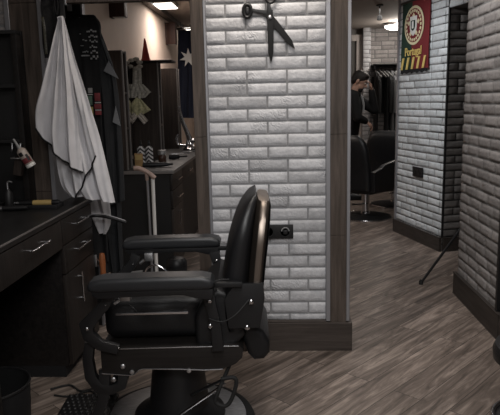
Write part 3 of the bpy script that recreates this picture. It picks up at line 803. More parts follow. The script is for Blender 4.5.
# bin and cables under the table
bn = thing('waste_bin', 'round black bin on the floor under the worktop', 'bin', (-1.22, 2.28, 0))
bm = NB(); lathe(bm, [(0, 0), (.13, 0), (.15, .01), (.155, .03), (.165, .2), (.158, .2), (.146, .03), (0, .03)], n=40); obj('body', bm, M['black_matt'], bn)
bm = NB(); tube(bm, [(.163*cos(2*pi*k/40), .163*sin(2*pi*k/40), .2) for k in range(40)], .006, 8, closed=True); obj('rim', bm, M['black'], bn)
bm = NB(); tube(bm, spline([(-1.10, 2.62, .006), (-1.02, 2.66, .006), (-.94, 2.60, .006), (-.86, 2.66, .006), (-.84, 2.60, .03), (-.82, 2.56, .12)], 8), .005, 8)
tag(obj('power_cable', bm, M['rubber']), 'thin black cable looping over the floor under the worktop', 'cable')
bm = NB(); tube(bm, spline([(-1.06, 2.56, .006), (-.98, 2.55, .006), (-.90, 2.60, .006), (-.85, 2.52, .006), (-.87, 2.40, .006)], 8), .0045, 8)
tag(obj('power_cable', bm, M['rubber']), 'second black cable curling towards the footrest of the barber chair', 'cable')

# ---------------------------------------------------------------- things on the pillar
sx = thing('scissors_decoration', 'big black open scissors hung as decoration on the white brick pillar', 'scissors', (-.019, P-.019, 1.754))
def blade(bm, tip, w, side):
    t = Vector((tip[0], 0, tip[1])); d = t.normalized(); n = Vector((-d.z, 0, d.x))
    pts = [-d*.035+n*w*.5, d*.03+n*w*.62, t*.8+n*w*.42, t+n*w*.06*side, t*1.0-n*w*.12, t*.8-n*w*.45, d*.02-n*w*.5, -d*.035-n*w*.5]
    return [(p.x, p.z) for p in pts]
bm = NB(); prism(bm, blade(bm, (.003, -.213), .030, 1), -.008, .0, 'y', .003); b1 = obj('blade', bm, M['black_matt'], sx)
bm = NB(); prism(bm, blade(bm, (.124, -.150), .030, -1), .001, .009, 'y', .003); b2 = obj('blade', bm, M['black_matt'], sx)
bm = NB(); flatbar(bm, [(.005, .02), (-.035, .028), (-.072, .034), (-.095, .04)], [.03, .02, .017, .02], .0, .010, .003)
tube(bm, [(-.112+.024*cos(a)*.8, .005, .036+.031*sin(a)) for a in [2*pi*k/24 for k in range(24)]], .009, 8, closed=True)
ball(bm, (-.112, .005, .036), (.014, .006, .022))
obj('handle', bm, M['black'], b2)
bm = NB(); flatbar(bm, [(.0, .02), (-.004, .05), (-.004, .075)], [.03, .019, .018], -.009, .0, .003)
tube(bm, [(.004+.026*cos(a), -.004, .112+.042*sin(a)) for a in [2*pi*k/28 for k in range(28)]], .008, 8, closed=True)
tube(bm, spline([(.028, -.004, .13), (.045, -.004, .15), (.05, -.004, .17)], 5), .006, 8)
obj('handle', bm, M['black'], b1)
bm = NB(); ball(bm, (0, -.009, 0), (.010, .005, .010)); obj('pivot_screw', bm, M['steel'], sx)
sk = thing('wall_socket', 'black double power socket on the white brick behind the barber chair', 'socket', (.0, P-.007, .665))
bm = NB(); box(bm, (-.09, -.012, -.040), (.086, .0, .036), .004); obj('plate', bm, M['black'], sk)
for x in (-.045, .042):
    bm = NB(); lathe(bm, [(.028, 0), (.028, .003), (.024, .003), (.022, -.006), (0, -.006)], n=24, mx=Matrix.Translation((x, -.012, -.002)) @ Matrix.Rotation(pi/2, 4, 'X')); obj('outlet', bm, M['black_board'], sk)
pg = thing('power_plug', 'small grey plug in the black socket on the pillar', 'plug', (.044, P-.021, .665))
bm = NB(); tube(bm, [(.019*cos(a), -.004, .019*sin(a)+.002) for a in [pi*k/14 for k in range(15)]], .0032, 8); obj('pull_ring', bm, M['concrete'], pg)
bm = NB(); box(bm, (-.012, -.006, -.016), (.012, .004, .008), .004); obj('body', bm, M['black'], pg)

# ---------------------------------------------------------------- cape and coats at the opening
def rel(o, pts): return [(p[0]-o[0], p[1]-o[2]) for p in pts]
def hook(loc, label, ln=.062):
    h = thing('coat_hook', label, 'hook', loc)
    bm = NB(); box(bm, (-.014, 0, -.03), (.014, .008, .035), .003); obj('plate', bm, M['steel'], h)
    bm = NB(); tube(bm, spline([(0, 0, .01), (0, -ln*.5, -.005), (0, -ln*.9, .0), (0, -ln, .025)], 6), .005, 8); obj('prong', bm, M['steel'], h)
    return h
hook((-1.05, 3.07, 1.872), 'small metal hook on the beam holding the white cape', .11)
O = (-1.05, 2.96, 1.80)
cp = thing('barber_cape', 'white barber cape with black piping hanging in folds beside the worktop', 'cape', O)
def S(name, Lp, Rp, dy, m, par, o=O, **k):
    bm = NB(); bot, right, left = sheet(bm, rel(o, Lp), rel(o, Rp), dy, **k)
    return obj(name, bm, m, par), bot, right, left
# back fall
s3, b3, r3, l3 = S('back_fall', [(-1.041, 1.772), (-1.082, 1.521), (-1.111, 1.227), (-1.106, 0.972), (-1.060, 0.889)], [(-1.026, 1.772), (-0.983, 1.567), (-0.928, 1.347), (-0.878, 1.121), (-0.834, 0.848)], .025, M['white_cloth'], cp, amp=.020, folds=2.6, ph=1.0)
s4, b4, r4, l4 = S('tail', [(-1.123, 1.429), (-1.104, 1.106), (-1.071, 0.799), (-1.046, 0.668), (-1.033, 0.611)], [(-1.042, 1.427), (-0.947, 1.046), (-0.941, 0.794), (-0.955, 0.674), (-0.994, 0.605)], .09, M['white_cloth'], cp, amp=.010, folds=1.5, ph=.3, nu=20, nv=24, yb=.29)
# middle fall, its hem rises towards the right
s2, b2_, r2, l2 = S('middle_fall', [(-1.044, 1.770), (-1.065, 1.568), (-1.064, 1.276), (-1.033, 1.025), (-1.017, 0.891)], [(-1.020, 1.769), (-0.986, 1.566), (-0.951, 1.372), (-0.923, 1.199), (-0.899, 1.098)], -.005, M['white_cloth'], cp, amp=.016, folds=2.2, ph=2.0)
bm = NB(); tube(bm, [p+Vector((0, -.003, -.002)) for p in b2_], .0045, 8)
obj('piping', bm, M['black_cloth'], s2, label='black piping along the hem')
# front fall
s1, b1_, r1, l1 = S('front_fall', [(-1.026, 1.767), (-1.073, 1.611), (-1.126, 1.448), (-1.172, 1.319), (-1.179, 1.241)], [(-1.005, 1.768), (-0.992, 1.563), (-0.979, 1.348), (-0.974, 1.153), (-0.969, 1.018)], -.04, M['white_cloth'], cp, amp=.020, folds=2.7, ph=.2, nv=48, hem=-.035)
bm = NB(); tube(bm, [p+Vector((0, -.003, -.002)) for p in b1_], .0045, 8)
obj('piping', bm, M['black_cloth'], s1, label='black piping along the hem')
bm = NB(); tube(bm, spline([(0, 0, -.02), (-.008, .005, .03), (0, .008, .075), (.008, .005, .03), (.004, 0, -.02)], 6), .003, 8); obj('neck_loop', bm, M['black_cloth'], cp)

hook((-1.13, 3.07, 1.935), 'small metal hook at the left of the beam holding the black bag')
O2 = (-1.13, 3.045, 1.86)
bg = thing('garment_bag', 'black garment bag with a pale zip hanging behind the white cape', 'bag', O2)
s, *_ = S('bag_body', [(-1.151, 1.901), (-1.152, 1.768), (-1.156, 1.672), (-1.153, 1.585)], [(-1.041, 1.898), (-1.040, 1.789), (-1.057, 1.694), (-1.076, 1.583)], 0, M['black_cloth'], bg, O2, amp=.008, folds=1.3, th=.02, nu=16, nv=20)
zp = rel(O2, [(-1.141, 1.778), (-1.136, 1.720), (-1.136, 1.662), (-1.136, 1.604)])
bm = NB(); tube(bm, spline([(p[0], -.027, p[1]) for p in zp], 5), .005, 6); z_ = obj('zip', bm, M['concrete'], bg, label='pale zip')
bm = NB()
for p in spline([(p[0], -.032, p[1]) for p in zp], 9): box(bm, (p.x-.006, p.y-.002, p.z-.0018), (p.x+.006, p.y+.002, p.z+.0018))
obj('teeth', bm, M['zip_gold'], z_, label='metal zip teeth')

hook((-1.15, 3.455, 1.90), 'small metal hook on the dark panel holding the printed apron')
O3 = (-1.14, 3.385, 1.83)
ap = thing('printed_apron', 'black apron with rows of pale lettering hanging behind the white cape', 'apron', O3)
S('apron_body', [(-1.164, 1.810), (-1.166, 1.650), (-1.142, 1.376), (-1.156, 1.038), (-1.202, 0.434)], [(-0.984, 1.831), (-0.962, 1.751), (-0.967, 1.591), (-0.984, 1.261), (-0.999, 0.432)], 0, M['black_cloth'], ap, O3, amp=.010, folds=2.2, th=.01)
S('shoulder', [(-1.128, 1.841), (-1.142, 1.809), (-1.147, 1.746)], [(-0.995, 1.837), (-0.965, 1.794), (-0.963, 1.741)], .012, M['black_cloth'], ap, O3, amp=.004, folds=1, th=.02, nu=14, nv=8)
rows = [((84, 29), (96, 32)), ((83, 34), (97, 37)), ((82, 39), (97, 42)), ((83, 44), (96, 47)), ((81, 50), (97, 52)), ((80, 54.5), (97, 58.5))]
rw = [((-1.032, 1.758), (-0.977, 1.741)), ((-1.072, 1.736), (-1.062, 1.729)), ((-1.023, 1.729), (-0.974, 1.712)), ((-1.058, 1.706), (-1.031, 1.695)), ((-1.019, 1.703), (-0.976, 1.686)), ((-1.071, 1.675), (-1.055, 1.669)), ((-1.021, 1.673), (-0.978, 1.657)), ((-1.062, 1.645), (-1.030, 1.634)), ((-1.017, 1.647), (-0.974, 1.627)), ((-1.070, 1.621), (-1.026, 1.607)), ((-1.020, 1.617), (-0.977, 1.595))]
for (a, b_) in rw:
    rr = random.Random(int(abs(a[0]*9999)+abs(a[1])*777)); bm = NB(); x = a[0]
    while x < b_[0]-.004:
        w = rr.uniform(.004, .011); h = abs(a[1]-b_[1]); zc = min(a[1], b_[1])
        zz = zc + rr.choice((0, 0, h*.45))
        box(bm, (x-O3[0], -.026, zz-O3[2]), (min(x+w, b_[0])-O3[0], -.020, zz+h*rr.uniform(.4, .55)-O3[2])); x += w+rr.uniform(.002, .005)
    obj('lettering', bm, M['print'], ap, label='row of small pale lettering')
pt = [((-1.045, 1.440), (-1.022, 1.412)), ((-1.051, 1.396), (-1.026, 1.346)), ((-1.044, 1.336), (-1.024, 1.291)), ((-1.010, 1.412), (-0.980, 1.367)), ((-1.015, 1.351), (-0.977, 1.323)), ((-1.012, 1.313), (-0.979, 1.290)), ((-1.011, 1.362), (-0.978, 1.355)), ((-1.011, 1.320), (-0.978, 1.314)), ((-1.050, 1.407), (-1.022, 1.401))]
for (a, b_), mm in zip(pt, ('concrete', 'green_print', 'yellow', 'red', 'red', 'red', 'print', 'print', 'print')):
    bm = NB(); z0, z1 = sorted((a[1], b_[1])); box(bm, (a[0]-O3[0], -.034, z0-O3[2]), (b_[0]-O3[0], -.020, z1-O3[2]), .002); obj('badge', bm, M[mm], ap, label='small coloured badge')

hook((-1.075, 3.455, 1.80), 'small metal hook on the right end of the dark panel holding the charcoal gown')
O4 = (-1.02, 3.42, 1.72)
gw = thing('barber_gown', 'long charcoal gown with pale lining hanging behind the printed apron', 'gown', O4)
S('gown_body', [(-1.040, 1.826), (-1.064, 1.487), (-1.074, 1.030), (-1.065, 0.641), (-1.036, 0.351)], [(-0.985, 1.792), (-0.938, 1.650), (-0.907, 1.511), (-0.909, 1.200), (-0.926, 0.350)], 0, M['navy_cloth'], gw, O4, amp=.020, folds=2.4, th=.008)
S('sleeve', [(-0.986, 1.735), (-0.973, 1.428), (-0.971, 1.031), (-0.976, 0.766)], [(-0.955, 1.702), (-0.894, 1.493), (-0.882, 1.144), (-0.885, 0.795)], -.03, M['navy_cloth'], gw, O4, amp=.010, folds=1.4, th=.02, nu=18, nv=30)
def tri(pts, y0, m, par, o, lab):
    bm = NB(); prism(bm, rel(o, pts), y0, y0+.006, 'y', .0015); return obj('lining', bm, m, par, label=lab)
tri([(-0.920, 1.585), (-0.870, 1.486), (-0.952, 1.531)], -.06, M['grey_cloth'], gw, O4, 'pale grey turned lining')
tri([(-0.896, 1.337), (-0.875, 1.225), (-0.919, 1.248)], -.06, M['grey_cloth'], gw, O4, 'pale grey turned lining')

# ---------------------------------------------------------------- passage behind: second worktop and mirror stations
d2 = thing('dressing_table', 'dark second worktop with drawers in the room behind the opening', 'dressing table', (-1.06, 5.6, 0))
def B2(bm, lo, hi, *a, **k): box(bm, (lo[0]+1.06, lo[1]-5.6, lo[2]), (hi[0]+1.06, hi[1]-5.6, hi[2]), *a, **k)
bm = NB(); B2(bm, (-1.33, 4.50, .812), (-.782, 7.0, .84), .002); c2 = obj('countertop', bm, mat('brown_black_counter', (.012, .011, .0105), .55, noise=.2, nscale=5), d2)
bm = NB(); B2(bm, (-.785, 4.50, .813), (-.779, 7.0, .8395), .001); B2(bm, (-1.33, 4.495, .813), (-.779, 4.501, .8395), .001); obj('edge_band', bm, M['edge'], c2, label='pale front edge')
bm = NB(); B2(bm, (-1.33, 4.52, .0), (-.82, 4.54, .812)); obj('end_panel', bm, M['black_board'], d2)
bm = NB(); B2(bm, (-1.33, 5.02, .05), (-.82, 7.0, .812)); obj('carcass', bm, M['black_board'], d2)
bm = NB(); B2(bm, (-1.33, 4.54, .05), (-.82, 5.02, .812)); obj('carcass', bm, M['desk'], d2)
def bar2(par, a, b, out=.024, r=.005):
    a = Vector(a); b = Vector(b); o = Vector((out, 0, 0)); d = (b-a).normalized()*.02; W_ = Vector((1.06, -5.6, 0))
    bm = NB(); tube(bm, [a+o+W_, b+o+W_], r, 8); tube(bm, [a+d+W_, a+d+o+W_], r*.8, 8); tube(bm, [b-d+W_, b-d+o+W_], r*.8, 8); obj('handle', bm, M['chrome'], par, label='chrome bar handle')
for y0, y1, z0, z1 in ((4.53, 5.02, .68, .806), (4.53, 5.02, .535, .674), (5.03, 5.75, .68, .806), (5.76, 6.98, .68, .806)):
    bm = NB(); B2(bm, (-.82, y0, z0), (-.802, y1, z1), .002); f = obj('drawer', bm, M['desk_front'], d2)
    ym = (y0+y1)/2; bar2(f, (-.802, ym-.10, (z0+z1)/2), (-.802, ym+.10, (z0+z1)/2))
bm = NB(); B2(bm, (-.82, 4.53, .06), (-.802, 5.02, .529), .002); f = obj('cupboard_door', bm, M['partition'], d2, label='brown cupboard door'); bar2(f, (-.802, 4.72, .36), (-.802, 4.72, .50))

def station(xr, y0, z0, ztop, label, over=0.):
    s = thing('mirror_station', label, 'partition', (-1.33, y0, z0))
    h = ztop-z0; w = xr+1.33
    bm = NB(); box(bm, (0, 0, 0), (w, .02, h), .002); obj('front_board', bm, M['partition'], s)
    bm = NB(); box(bm, (0, .12, 0), (w, .14, h), .002); obj('rear_board', bm, M['partition'], s)
    bm = NB(); box(bm, (max(0, w-.14), .02, 0), (max(.01, w-.125), .12, h)); obj('inner_board', bm, M['black_board'], s)
    for z in (0, h*.34, h*.64, h-.018):
        bm = NB(); box(bm, (max(0, w-.125), .02, z), (w-.002, .12, z+.018), .001); obj('shelf', bm, M['desk'], s)
    bm = NB()
    for yy in (-.003, .119): box(bm, (w-.006, yy, 0), (w+.004, yy+.024, h), .001)
    obj('edge_frame', bm, M['edge'], s, label='greyish edge frame')
    if over:
        bm = NB(); box(bm, (0, -.02, h), (w+over, .22, h+.018), .003); obj('top_board', bm, M['desk'], s)
    return s
station(-1.148, 4.56, .84, 1.745, 'brown mirror station behind the hanging gown, nearest of the row')
station(-1.062, 5.50, .84, 1.712, 'brown mirror station with the red cone on its wide top board', .135)
station(-1.07, 6.62, .84, 1.716, 'brown mirror station farthest along the wall, next to the dark blue flag')
# mirrors on the wall between stations
for y0, y1, lab in ((4.88, 5.48, 'wall mirror between the first and second mirror stations'), (5.84, 6.58, 'wall mirror between the second and third mirror stations')):
    m_ = thing('wall_mirror', lab, 'mirror', (-1.33, (y0+y1)/2, 1.3))
    bm = NB(); box(bm, (0, -(y1-y0)/2, -.42), (.018, (y1-y0)/2, .38), .002); obj('frame', bm, M['desk'], m_)
    bm = NB(); box(bm, (.018, -(y1-y0)/2+.04, -.38), (.021, (y1-y0)/2-.04, .34)); obj('glass', bm, M['mirror'], m_)
# cone hat
cn2 = thing('cone_hat', 'red felt cone on top of the second mirror station', 'cone', (-1.185, 5.60, 1.731))
bm = NB(); lathe(bm, [(0, .205), (.006, .2), (.022, .11), (.040, .01), (.041, 0), (.034, 0), (0, .19)], n=28); obj('cone', bm, M['conered'], cn2)
bm = NB(); lathe(bm, [(.040, .0), (.043, .003), (.042, .016), (.038, .018)], n=28); obj('brim', bm, M['conered'], cn2)

# folded banknote ornaments on the second station
def pleat(bm, pts, y, n=9, d=.007, tk=.004):
    """accordion-folded paper between a top edge (2 pts) and a bottom edge (2 pts)"""
    (a0, a1, b0, b1) = [Vector((p[0], 0, p[1])) for p in pts]
    T = [a0.lerp(a1, i/n)+Vector((0, y-(d if i % 2 else 0), 0)) for i in range(n+1)]
    Bm = [b0.lerp(b1, i/n)+Vector((0, y-(d if i % 2 else 0)*1.6, 0)) for i in range(n+1)]
    vT = [bm.verts.new(p) for p in T]; vB = [bm.verts.new(p) for p in Bm]
    vT2 = [bm.verts.new(p+Vector((0, tk, 0))) for p in T]; vB2 = [bm.verts.new(p+Vector((0, tk, 0))) for p in Bm]
    for i in range(n):
        bm.faces.new([vT[i], vT[i+1], vB[i+1], vB[i]]); bm.faces.new([vT2[i], vB2[i], vB2[i+1], vT2[i+1]])
        bm.faces.new([vT[i], vT2[i], vT2[i+1], vT[i+1]]); bm.faces.new([vB[i], vB[i+1], vB2[i+1], vB2[i]])
    bm.faces.new([vT[0], vB[0], vB2[0], vT2[0]]); bm.faces.new([vT[n], vT2[n], vB2[n], vB[n]])
OA = (-1.252, 5.482, 1.55)
oa = thing('paper_ornament', 'grey folded banknote dress with a garland, hung above the yellowish banknote diamond', 'ornament', OA)
oa.scale = (1.18, 1, 1.04)
def RA(p): return rel((OA[0]+.017, OA[1], OA[2]), p)
bm = NB()
for p in [(-1.321, 1.709), (-1.284, 1.726), (-1.247, 1.734), (-1.221, 1.707), (-1.223, 1.672), (-1.251, 1.655), (-1.296, 1.673)]:
    ball(bm, (p[0]-OA[0], -.012, p[1]-OA[2]), (.026, .012, .018), u=8, v=5)
obj('garland', bm, M['note_grey'], oa)
bm = NB(); pleat(bm, RA([(-1.260, 1.664), (-1.196, 1.662), (-1.270, 1.496), (-1.196, 1.494)]), -.006, 4); obj('stem', bm, M['note_grey'], oa)
bm = NB(); pleat(bm, RA([(-1.286, 1.523), (-1.186, 1.520), (-1.355, 1.444), (-1.125, 1.447)]), -.010, 10); pleat(bm, RA([(-1.346, 1.453), (-1.217, 1.459), (-1.312, 1.403), (-1.247, 1.406)]), -.013, 6); pleat(bm, RA([(-1.244, 1.459), (-1.125, 1.456), (-1.229, 1.396), (-1.174, 1.404)]), -.016, 6)
obj('skirt', bm, M['note_grey'], oa)
OB = (-1.252, 5.482, 1.30)
ob = thing('paper_ornament', 'yellowish folded banknote diamond with two pale notes, below the grey banknote dress', 'ornament', OB)
ob.scale = (1.15, 1, 1.04)
def RB(p): return rel((OB[0]+.017, OB[1], OB[2]), p)
bm = NB(); pleat(bm, RB([(-1.248, 1.397), (-1.220, 1.396), (-1.346, 1.291), (-1.134, 1.286)]), -.006, 8); pleat(bm, RB([(-1.346, 1.291), (-1.134, 1.286), (-1.275, 1.244), (-1.210, 1.243)]), -.008, 8); obj('diamond', bm, M['note_yellow'], ob)
bm = NB(); pleat(bm, RB([(-1.273, 1.271), (-1.238, 1.234), (-1.324, 1.200), (-1.289, 1.162)]), -.014, 5); obj('leaf', bm, M['note_pink'], ob)
bm = NB(); pleat(bm, RB([(-1.248, 1.234), (-1.209, 1.270), (-1.196, 1.161), (-1.157, 1.196)]), -.014, 5); obj('leaf', bm, M['note_pink'], ob)

# things on the second worktop
def zig(name):
    m = mat(name, (.6, .6, .6), .4); nt = m.node_tree; N = nt.nodes; Lk = nt.links; b = N['Principled BSDF']
    tc = N.new('ShaderNodeTexCoord'); sx_ = N.new('ShaderNodeSeparateXYZ'); Lk.new(tc.outputs['Object'], sx_.inputs[0])
    def mth(op, a, v=None):
        q = N.new('ShaderNodeMath'); q.operation = op
        Lk.new(a, q.inputs[0])
        if v is not None:
            if hasattr(v, 'is_linked'): Lk.new(v, q.inputs[1])
            else: q.inputs[1].default_value = v
        return q.outputs[0]
    pp = mth('PINGPONG', sx_.outputs['X'], .032); s = mth('ADD', pp, sx_.outputs['Z']); f = mth('PINGPONG', s, .017); g = mth('GREATER_THAN', f, .0085)
    mx = N.new('ShaderNodeMixRGB'); Lk.new(g, mx.inputs['Fac']); mx.inputs['Color1'].default_value = (.02, .018, .02, 1); mx.inputs['Color2'].default_value = (.7, .7, .7, 1)
    Lk.new(mx.outputs[0], b.inputs['Base Color']); return m
ZG = zig('chevron_pattern')
for x, y, lab in ((-1.135, 4.98, 'black and white chevron bottle on the second worktop, left of the pair'), (-1.068, 4.99, 'black and white chevron bottle on the second worktop, right of the pair')):
    t = thing('bottle', lab, 'bottle', (x, y, .84))
    bm = NB(); lathe(bm, [(0, 0), (.03, 0), (.032, .01), (.032, .135), (.02, .15), (.012, .155), (0, .155)], n=28); obj('body', bm, ZG, t)
    bm = NB(); lathe(bm, [(.013, .15), (.013, .175), (.009, .18), (.008, .20), (0, .2)], n=20); obj('cap', bm, M['black'], t)
t = thing('carton', 'amber carton standing in front of the chevron bottles', 'carton', (-1.12, 4.82, .84), radians(10))
bm = NB(); box(bm, (-.033, -.022, 0), (.033, .022, .105), .003); obj('box', bm, M['amber'], t)
bm = NB(); box(bm, (-.026, -.0235, .055), (.026, -.021, .095)); obj('label_panel', bm, M['gold'], t, label='paler front panel')
t = thing('jar', 'squat dark jar with a silver lid beside the chevron bottles', 'jar', (-.985, 5.12, .84))
t.scale = (.8, .8, .8)
bm = NB(); lathe(bm, [(0, 0), (.04, 0), (.043, .01), (.043, .075), (.036, .085), (0, .085)], n=28); obj('body', bm, mat('brown_glass', (.06, .03, .02), .2), t)
bm = NB(); lathe(bm, [(.038, .083), (.046, .09), (.046, .125), (.04, .132), (0, .132)], n=28); obj('lid', bm, M['steel'], t, label='silver lid')
t = thing('hair_clipper', 'black clipper lying on the second worktop', 'clipper', (-.96, 4.72, .862), radians(8))
bm = NB(); lathe(bm, [(0, -.11), (.016, -.105), (.021, -.03), (.019, .06), (.012, .11), (0, .112)], n=20, mx=Matrix.Rotation(pi/2, 4, 'Y')); obj('body', bm, M['black'], t)
bm = NB(); box(bm, (.10, -.016, -.008), (.135, .016, .01), .002); obj('blade', bm, M['black_board'], t)
t = thing('round_brush', 'small round black brush behind the clipper on the second worktop', 'brush', (-.92, 5.35, .865), radians(25))
bm = NB(); lathe(bm, [(0, -.05), (.02, -.045), (.024, 0), (.02, .045), (0, .05)], n=18, mx=Matrix.Rotation(pi/2, 4, 'Y')); obj('bristles', bm, M['black_matt'], t)
bm = NB(); lathe(bm, [(.008, .045), (.009, .12), (0, .125)], n=12, mx=Matrix.Rotation(pi/2, 4, 'Y')); obj('handle', bm, M['black'], t)
for k, (x, y, lab) in enumerate(((-.95, 5.9, 'silver comb on the second worktop, nearest of the silver tools'), (-.90, 6.15, 'silver scissors-like tool lying behind the silver comb'))):
    t = thing('comb' if k == 0 else 'thinning_tool', lab, 'tool', (x, y, .842), radians(15+30*k))
    bm = NB(); box(bm, (-.09, -.006, 0), (.09, .010, .006), .002); obj('spine', bm, M['chrome'], t)
    bm = NB(); box(bm, (-.085, -.022, .001), (.03, -.006, .004)); obj('teeth_strip', bm, M['steel'], t)
# chrome fitting in front of the flag
t = thing('tap', 'chrome gooseneck tap on the second worktop in front of the dark flag', 'tap', (-.93, 6.45, .84))
t.scale = (1.35, 1.35, 1.0)
bm = NB(); lathe(bm, [(0, 0), (.055, 0), (.06, .01), (.045, .022), (.03, .07), (.028, .10), (0, .11)], n=28); obj('base', bm, M['chrome'], t)
bm = NB(); tube(bm, spline([(0, 0, .10), (-.01, -.01, .16), (-.035, -.03, .26), (-.06, -.05, .38), (-.065, -.06, .47)], 8), [.026-.0005*k for k in range(33)], 12); obj('neck', bm, M['chrome'], t)
bm = NB(); tube(bm, spline([(-.03, -.03, .05), (-.085, -.03, .06), (-.10, -.03, .12), (-.085, -.03, .17)], 7), .014, 10); obj('lever', bm, M['chrome'], t)
bm = NB(); ball(bm, (.03, -.02, .10), (.028, .028, .025)); obj('knob', bm, M['chrome'], t)

# wall boxes
for y, z, lab in ((5.02, 2.16, 'brown wooden wall light box nearest the beam, high on the beige wall'), (7.55, 2.17, 'brown wooden wall light box farther back on the beige wall')):
    t = thing('wall_light_box', lab, 'wall light', (-1.33, y, z))
    bm = NB(); box(bm, (0, -.055, -.12), (.02, .055, .14), .002); obj('back_plate', bm, M['sconce'], t)
    bm = NB(); box(bm, (.02, -.05, -.115), (.125, -.035, .14), .002); box(bm, (.02, .035, -.115), (.125, .05, .14), .002); box(bm, (.11, -.04, -.115), (.125, .04, .14), .002); obj('shade', bm, M['sconce'], t)
    bm = NB(); box(bm, (.022, -.034, -.12), (.11, .034, -.11), .001); obj('diffuser', bm, M['white'], t, label='white lower diffuser')

# dark blue flag with white star
OF = (-1.14, 8.2, 2.30)
fl = thing('flag', 'dark blue flag with a white star hanging at the far end of the passage', 'flag', OF)
S('cloth', [(-1.281, 2.300), (-1.304, 1.779), (-1.346, 1.138)], [(-0.945, 2.291), (-0.965, 1.771), (-0.988, 1.130)], 0, M['aus_blue'], fl, OF, amp=.03, folds=2.3, th=.006)
sp = [(-1.148, 1.933)][0]; bm = NB()
prism(bm, [(sp[0]-OF[0]+(.125 if k % 2 == 0 else .052)*sin(pi*k/7), sp[1]-OF[2]+(.125 if k % 2 == 0 else .052)*cos(pi*k/7)) for k in range(14)], -.058, -.052, 'y'); obj('star', bm, M['flag_white'], fl, label='white seven pointed star')
bm = NB(); tube(bm, [(-.17, 0, .012), (.26, 0, .012)], .01, 10); tube(bm, [(-.1, 0, .012), (-.1, 0, .10)], .004, 6); tube(bm, [(.2, 0, .012), (.2, 0, .10)], .004, 6); obj('hanging_rod', bm, M['black'], fl)

# broom set in the opening
t = thing('floor_squeegee', 'tall white pole with a tan curved grip standing in the opening behind the chair', 'squeegee', (-.875, 4.0, 0))
bm = NB(); tube(bm, [(.026, 0, .03), (.033, 0, .84)], .0125, 12); obj('pole', bm, M['white'], t, label='white pole')
bm = NB(); tube(bm, [(-.008, .01, .05), (-.004, .005, .45), (-.004, .0, .86)], .009, 10); obj('dark_tube', bm, M['alu'], t, label='darker metal tube')
bm = NB(); tube(bm, spline([(-.09, -.005, .915), (-.06, -.005, .914), (-.02, -.005, .898), (.02, -.005, .872), (.05, -.005, .845)], 6), [.016]*25, 12); tube(bm, [(-.008, 0, .89), (-.006, 0, .83)], .012, 10); obj('grip', bm, M['tan'], t, label='tan curved grip')
bm = NB(); tube(bm, spline([(-.05, -.01, .18), (-.03, -.01, .215), (.026, -.01, .235), (.075, -.01, .21), (.10, -.01, .18)], 6), .007, 8); obj('clamp', bm, M['chrome'], t, label='chrome clamp')
bm = NB(); box(bm, (-.16, -.03, .0), (.16, .03, .04), .008); obj('head', bm, M['rubber'], t)
t = thing('dustpan', 'grey dustpan tilted on the floor left of the white pole', 'dustpan', (-1.0, 3.86, .16), 0)
bm = NB(); prism(bm, [(-.05, -.03), (.055, -.02), (.085, .07), (.0, .06)], -.03, .03, 'y', .006); obj('pan', bm, M['concrete'], t)
bm = NB(); box(bm, (-.05, -.06, -.16), (.06, .05, -.03), .01); obj('stand', bm, M['black_matt'], t)
# round topped black bin in the passage
t = thing('waste_bin', 'tall black bin with a domed top standing beside the brown cupboard in the passage', 'bin', (-.725, 4.12, 0))
bm = NB(); lathe(bm, [(0, 0), (.062, 0), (.066, .01), (.073, .20), (0, .20)], n=32); obj('body', bm, M['black_matt'], t)
bm = NB(); lathe(bm, [(.075, .20), (.074, .225), (.055, .25), (0, .262)], n=32); obj('lid', bm, M['black'], t)

# ---------------------------------------------------------------- ceiling lamps
def ceil_panel(loc, sx_, sy_, label, m):
    t = thing('ceiling_light', label, 'ceiling light', loc)
    bm = NB(); box(bm, (-sx_/2, -sy_/2, -.03), (sx_/2, sy_/2, 0), .004); obj('housing', bm, M['white'], t)
    bm = NB(); box(bm, (-sx_/2+.015, -sy_/2+.015, -.036), (sx_/2-.015, sy_/2-.015, -.028), .002); obj('diffuser', bm, m, t, label='glowing diffuser')
ceil_panel((-1.16, 6.62, CEIL), .23, .40, 'bright rectangular ceiling light over the beige passage', M['lamp'])
ceil_panel((-1.18, 8.75, CEIL), .22, .35, 'small bright ceiling light farthest back in front of the blue flag', M['lamp'])
t = thing('ceiling_light', 'round glowing ceiling light in the room with the coats', 'ceiling light', (1.80, 9.0, CEIL))
bm = NB(); lathe(bm, [(0, 0), (.20, 0), (.215, -.02), (.205, -.035), (0, -.035)], n=48); obj('base', bm, M['steel'], t)
bm = NB(); lathe(bm, [(.20, -.03), (.195, -.06), (.15, -.082), (0, -.09)], n=48); obj('diffuser', bm, M['lamp'], t, label='glowing diffuser')
t = thing('pendant', 'thin dark pendant rod hanging from the ceiling left of the round light', 'pendant', (1.22, 7.2, CEIL))
bm = NB(); lathe(bm, [(0, 0), (.04, 0), (.04, -.015), (0, -.02)], n=20); obj('rose', bm, M['black'], t)
bm = NB(); tube(bm, [(0, 0, -.01), (0, 0, -.12)], .008, 8); obj('rod', bm, M['black'], t)
bm = NB(); lathe(bm, [(0, -.115), (.025, -.12), (.032, -.17), (.028, -.17), (0, -.13)], n=20); obj('shade', bm, M['black'], t)

